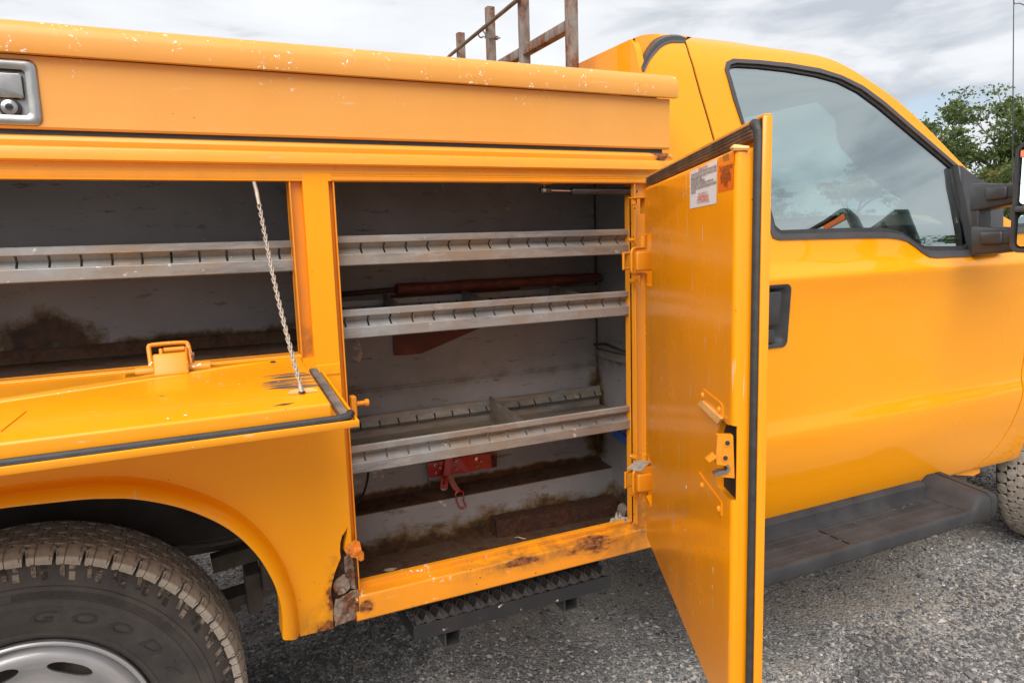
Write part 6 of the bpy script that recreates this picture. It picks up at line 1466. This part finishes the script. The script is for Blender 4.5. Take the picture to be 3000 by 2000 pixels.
    # raised letters
    if blocks_as_parts:
        for chr_, dg_ in (('G',81.5),('O',66.7),('O',52.2),('D',37.0),('Y',23.5),('E',9.5),('A',-4.5),('R',-18)):
            def wp(co, dg_=dg_):
                r = 0.2790 + co.y*1.05; a = R_(dg_) - co.x/0.292
                yv = -0.0118 - 0.0026*min(1,max(0,(r-0.277)/0.02)) - co.z*0.8
                return Vector((r*math.cos(a), yv, r*math.sin(a)))
            text_obj('tyre_letter', chr_, 0.036, M['lettering'], W, MW, 0.0007, warp=lambda co, w=wp: w(Vector((co.x*1.75,co.y*0.95,co.z))), shear=0.25, bold=0.0004)
    return W
M['lettering'] = simple('raised_rubber_letters', (0.028,0.025,0.025), 0.5, var=0.2, scale=30)
make_wheel(KX, KZ, 0.04)
make_wheel(3.545, KZ+0.005, 0.0, False, 12)
# far-side wheels (plain, half hidden under the truck)
def far_wheel(cx_):
    W = bpy.data.objects.new('far_wheel', None); MW = Matrix.Translation((cx_,1.80,KZ)); link(W, T, MW)
    bm = bmesh.new(); n = 48; pr = [(0.23,0.02),(0.30,0.0),(0.38,0.015),(0.40,0.05),(0.40,0.19),(0.38,0.225),(0.30,0.24),(0.23,0.22)]
    rings = [[bm.verts.new((r*math.cos(2*math.pi*k/n), y, r*math.sin(2*math.pi*k/n))) for k in range(n)] for r, y in pr]
    for A, B in zip(rings[:-1], rings[1:]):
        for k in range(n): bm.faces.new((A[k],A[(k+1)%n],B[(k+1)%n],B[k]))
    mkbm('tyre', bm, M['lug'], W, MW, 40)
    bm = bmesh.new(); bm.faces.new([bm.verts.new((0.23*math.cos(2*math.pi*k/n),0.10,0.23*math.sin(2*math.pi*k/n))) for k in range(n)]); mkbm('rim', bm, M['silver'], W, MW)
far_wheel(KX); far_wheel(3.52)
# ---- wheel well and chassis
bm = bmesh.new(); rr = []
for i in range(33):
    a = R_(180-i*180/32); x_ = -0.34+0.50*math.cos(a); z_ = 0.50+0.475*math.sin(a) 
    rr.append([bm.verts.new((x_,0.022,z_)), bm.verts.new((x_,0.45,z_))])
for A, B in zip(rr[:-1], rr[1:]): bm.faces.new((A[0],B[0],B[1],A[1]))
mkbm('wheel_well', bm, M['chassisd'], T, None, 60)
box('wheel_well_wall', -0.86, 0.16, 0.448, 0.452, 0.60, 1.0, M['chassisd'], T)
# leaf spring pack and frame
bm = bmesh.new()
for i in range(4):
    L_ = 0.80-0.12*i; pts = []
    for k in range(13):
        t = k/12*2-1; pts.append((KX+L_*t, 0.60, 0.335+0.085*t*t*(L_/0.8)**2 - 0.0105*i))
    pf = [(-0.04,-0.005),(0.04,-0.005),(0.04,0.005),(-0.04,0.005)]
    bloft(bm, pf, [(p,(0,1,0),(0,0,1)) for p in pts])
mkbm('leaf_spring', bm, M['chassis'], T, None, 30)
box('spring_clip', 0.105, 0.15, 0.545, 0.655, 0.31, 0.43, M['chassis'], T, 0.003, 1)
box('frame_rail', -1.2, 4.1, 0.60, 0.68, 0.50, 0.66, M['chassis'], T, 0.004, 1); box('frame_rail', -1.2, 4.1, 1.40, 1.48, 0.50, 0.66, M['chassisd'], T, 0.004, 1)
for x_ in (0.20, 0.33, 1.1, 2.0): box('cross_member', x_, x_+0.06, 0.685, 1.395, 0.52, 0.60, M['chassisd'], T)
sqtube('shackle_bar', (0.02,0.58,0.475), (0.26,0.58,0.50), 0.05, M['chassis'], T); box('spring_hanger', 0.15, 0.22, 0.52, 0.60, 0.38, 0.52, M['chassis'], T, 0.004, 1)
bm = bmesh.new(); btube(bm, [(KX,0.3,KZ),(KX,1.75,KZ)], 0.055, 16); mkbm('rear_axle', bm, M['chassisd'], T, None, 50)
tube('air_line', spline([(-0.1,0.46,0.60),(0.05,0.47,0.575),(0.2,0.47,0.60)],5), 0.006, M['chassis'], T, 6)
box('underbody_panel', 0.17, 1.19, 0.05, 0.44, 0.4995, 0.5005, M['chassis'], T)
bm = bmesh.new(); bbox(bm, 0.30,1.0,0.75,1.3,0.42,0.70,0.05,3); mkbm('fuel_tank', bm, M['chassisd'], T)

# ================================================================== TREES
def tree_meshes(seed, H_, spread, nclump, per, sparse=1.0):
    rnd = random.Random(seed); bm = bmesh.new(); tips = []
    def grow(p, d, L_, r, depth):
        pts = [p]; q = p.copy(); dd = d.copy(); n_ = 5
        for i in range(n_):
            dd = (dd + Vector((rnd.uniform(-.22,.22), rnd.uniform(-.22,.22), rnd.uniform(-.03,.16)))).normalized(); q = q + dd*L_/n_; pts.append(q.copy())
        btube(bm, pts, [r*(1-0.5*i/n_) for i in range(n_+1)], 6 if depth < 2 else 4, False, False)
        if depth >= 3: tips.append(q); tips.append(pts[3]); return
        for k in range(rnd.randint(3,4) if depth else 6):
            j = rnd.randint(2, n_) if depth else rnd.randint(1, n_)
            a = rnd.uniform(0, 6.28); tl = rnd.uniform(0.5, 1.1); nd = (dd*math.cos(tl)+Vector((math.cos(a),math.sin(a),0.10))*math.sin(tl)*spread).normalized()
            grow(pts[j], nd, L_*rnd.uniform(0.5,0.72), r*0.5, depth+1)
    grow(Vector((0,0,0)), Vector((0,0,1)), H_*0.52, H_*0.020, 0)
    me1 = bpy.data.meshes.new('trunk'); bm.to_mesh(me1); bm.free(); me1.materials.append(M['bark']); shade(me1, 60)
    vs_, fs, tone = [], [], []
    rnd.shuffle(tips)
    for t in tips[:nclump]:
        base = rnd.uniform(0.0, 0.75); cr_ = H_*rnd.uniform(0.030,0.066)
        for k in range(per):
            o_ = Vector((rnd.gauss(0,1), rnd.gauss(0,1), rnd.gauss(0,0.38)))*cr_*0.75; c_ = t+o_; s_ = H_*0.0085*rnd.uniform(0.6,1.4)
            n_ = Vector((rnd.gauss(0,1), rnd.gauss(0,1), rnd.gauss(0.6,1))).normalized(); a = n_.orthogonal().normalized(); b = n_.cross(a)
            an = rnd.uniform(0,6.28); a, b = a*math.cos(an)+b*math.sin(an), b*math.cos(an)-a*math.sin(an)
            i0 = len(vs_); vs_ += [c_-a*s_*1.5, c_-b*s_*0.7, c_+a*s_*1.5, c_+b*s_*0.7]; fs.append((i0,i0+1,i0+2,i0+3)); tn = min(1, base+rnd.uniform(0,0.3)); tone += [tn]*4
    me2 = bpy.data.meshes.new('crown'); me2.from_pydata([tuple(v) for v in vs_], [], fs); me2.materials.append(M['leafg']); me2.materials.append(M['leafy'])
    at = me2.attributes.new('tone', 'FLOAT', 'POINT'); at.data.foreach_set('value', tone); me2.update()
    return me1, me2
TA = tree_meshes(5, 1.0, 1.15, 120, 70); TB = tree_meshes(11, 1.0, 0.9, 150, 70); TCm = tree_meshes(23, 1.0, 1.3, 110, 70)
yel = TB[1].copy(); 
for p in yel.polygons: p.material_index = 1 if (p.index//70) % 5 < 2 else 0
def plant(px, dist, h, kind, rz, label, crown=None, grp=None):
    d = ray(px, 664); d.z = 0; d.normalize(); p = CAM + d*dist; p.z = GZ
    W_ = Matrix.Translation(p) @ Matrix.Rotation(rz, 4, 'Z') @ Matrix.Scale(h*0.74, 4)
    o = bpy.data.objects.new('tree', None); link(o, None, W_); tag(o, label, 'tree', grp)
    tm, cm = kind
    a = bpy.data.objects.new('trunk', tm); link(a, o, W_); b = bpy.data.objects.new('crown', crown or cm); link(b, o, W_)
G = 'trees behind the truck'
plant(2850, 27, 7.0, TA, 0.3, 'tall airy green tree rising just right of the windshield pillar', grp=G)
plant(2965, 25, 6.3, TA, 2.2, 'green tree behind the antenna with a spreading crown', grp=G)
plant(3080, 24, 7.2, TCm, 1.0, 'tall green tree at the right edge of the picture behind the mirror', grp=G)
plant(2735, 29, 7.0, TCm, 4.0, 'green tree partly hidden behind the windshield pillar', grp=G)
plant(2900, 22, 4.0, TB, 0.7, 'lower yellowing tree in front of the tall airy tree', yel, G)
plant(2810, 25, 3.9, TB, 3.6, 'low tree with brown and yellow leaves close to the pillar base', yel, G)
plant(2985, 20, 3.6, TB, 5.2, 'low bushy green tree right above the upper mirror arm', grp=G)
plant(2695, 24, 5.6, TA, 1.9, 'short green tree low beside the windshield pillar', grp=G)
plant(2860, 30, 4.6, TCm, 5.5, 'dark green tree filling the gap low between the taller trees', grp=G)
plant(2940, 28, 4.4, TA, 3.3, 'rounded green tree low behind the antenna', grp=G)
plant(2480, 33, 5.6, TA, 5.0, 'green tree seen only through the cab windows', grp=G)
plant(2250, 38, 5.8, TCm, 2.6, 'green tree hidden behind the cab roof and tall door', grp=G)
def plant_xy(x_, y_, h, kind, rz, label, grp):
    W_ = Matrix.Translation((x_,y_,GZ)) @ Matrix.Rotation(rz, 4, 'Z') @ Matrix.Scale(h, 4)
    o = bpy.data.objects.new('tree', None); link(o, None, W_); tag(o, label, 'tree', grp)
    a = bpy.data.objects.new('trunk', kind[0]); link(a, o, W_); b = bpy.data.objects.new('crown', kind[1]); link(b, o, W_)
for i, (x_, y_, h) in enumerate(((30,-20,8.0),(33,-15,8.0),(36,-10,8.5),(40,-27,9.5),(34,-24,7.0),(42,-18,9.0))):
    plant_xy(x_, y_, h, (TA,TB,TCm)[i%3], i*1.7, 'green tree across the yard seen only as a reflection in the cab window', 'trees across the yard')
# distant yellow machine peeping out between antenna and mirror
d = ray(2976, 524).normalized(); yt = CAM + d*16
o = empty('parked_yellow_loader', (yt.x, yt.y, GZ), 'small patch of a parked yellow machine between antenna and mirror', 'machine')
X_, Y_, ZZ = yt.x+0.52, yt.y-0.10, yt.z-0.05
bm = bmesh.new(); bbox(bm, X_-0.45, X_+0.75, Y_-0.45, Y_+0.12, GZ+0.45, GZ+1.05, 0.08, 3); bbox(bm, X_+0.35, X_+0.75, Y_-0.42, Y_+0.09, GZ+1.05, GZ+1.30, 0.08, 3); mkbm('machine_body', bm, M['cab'], o)
for xx in (X_-0.40, X_+0.10):
    for yv in (Y_-0.42, Y_+0.08): sqtube('cab_post', (xx,yv,GZ+1.04), (xx,yv,ZZ+0.05), 0.06, M['cab'], o)
bm = bmesh.new(); bbox(bm, X_-0.47, X_+0.17, Y_-0.47, Y_+0.13, ZZ+0.03, ZZ+0.13, 0.03, 2); mkbm('machine_roof', bm, M['cab'], o)
box('seat', X_-0.25, X_+0.02, Y_-0.30, Y_-0.04, GZ+1.055, GZ+1.45, M['dash'], o, 0.04)
for xx in (X_-0.28, X_+0.48):
    for yv in (Y_-0.62, Y_+0.13):
        bm = bmesh.new(); btube(bm, [(xx,yv,GZ+0.32),(xx,yv+0.02,GZ+0.32),(xx,yv+0.14,GZ+0.32),(xx,yv+0.16,GZ+0.32)], [0.26,0.32,0.32,0.26], 20); mkbm('wheel', bm, M['rubber'], o, None, 40)
for yv in (Y_-0.50, Y_+0.16): sqtube('lift_arm', (X_+0.55,yv,GZ+1.15), (X_-0.85,yv,GZ+0.45), 0.09, M['cab'], o)
bm = bmesh.new(); bloft(bm, [(X_-0.85,GZ+0.60),(X_-0.90,GZ+0.20),(X_-1.25,GZ+0.10),(X_-1.22,GZ+0.13),(X_-0.94,GZ+0.24),(X_-0.89,GZ+0.60)], [((0,Y_-0.62,0),(1,0,0),(0,0,1)),((0,Y_+0.28,0),(1,0,0),(0,0,1))]); mkbm('bucket', bm, M['chassis'], o)
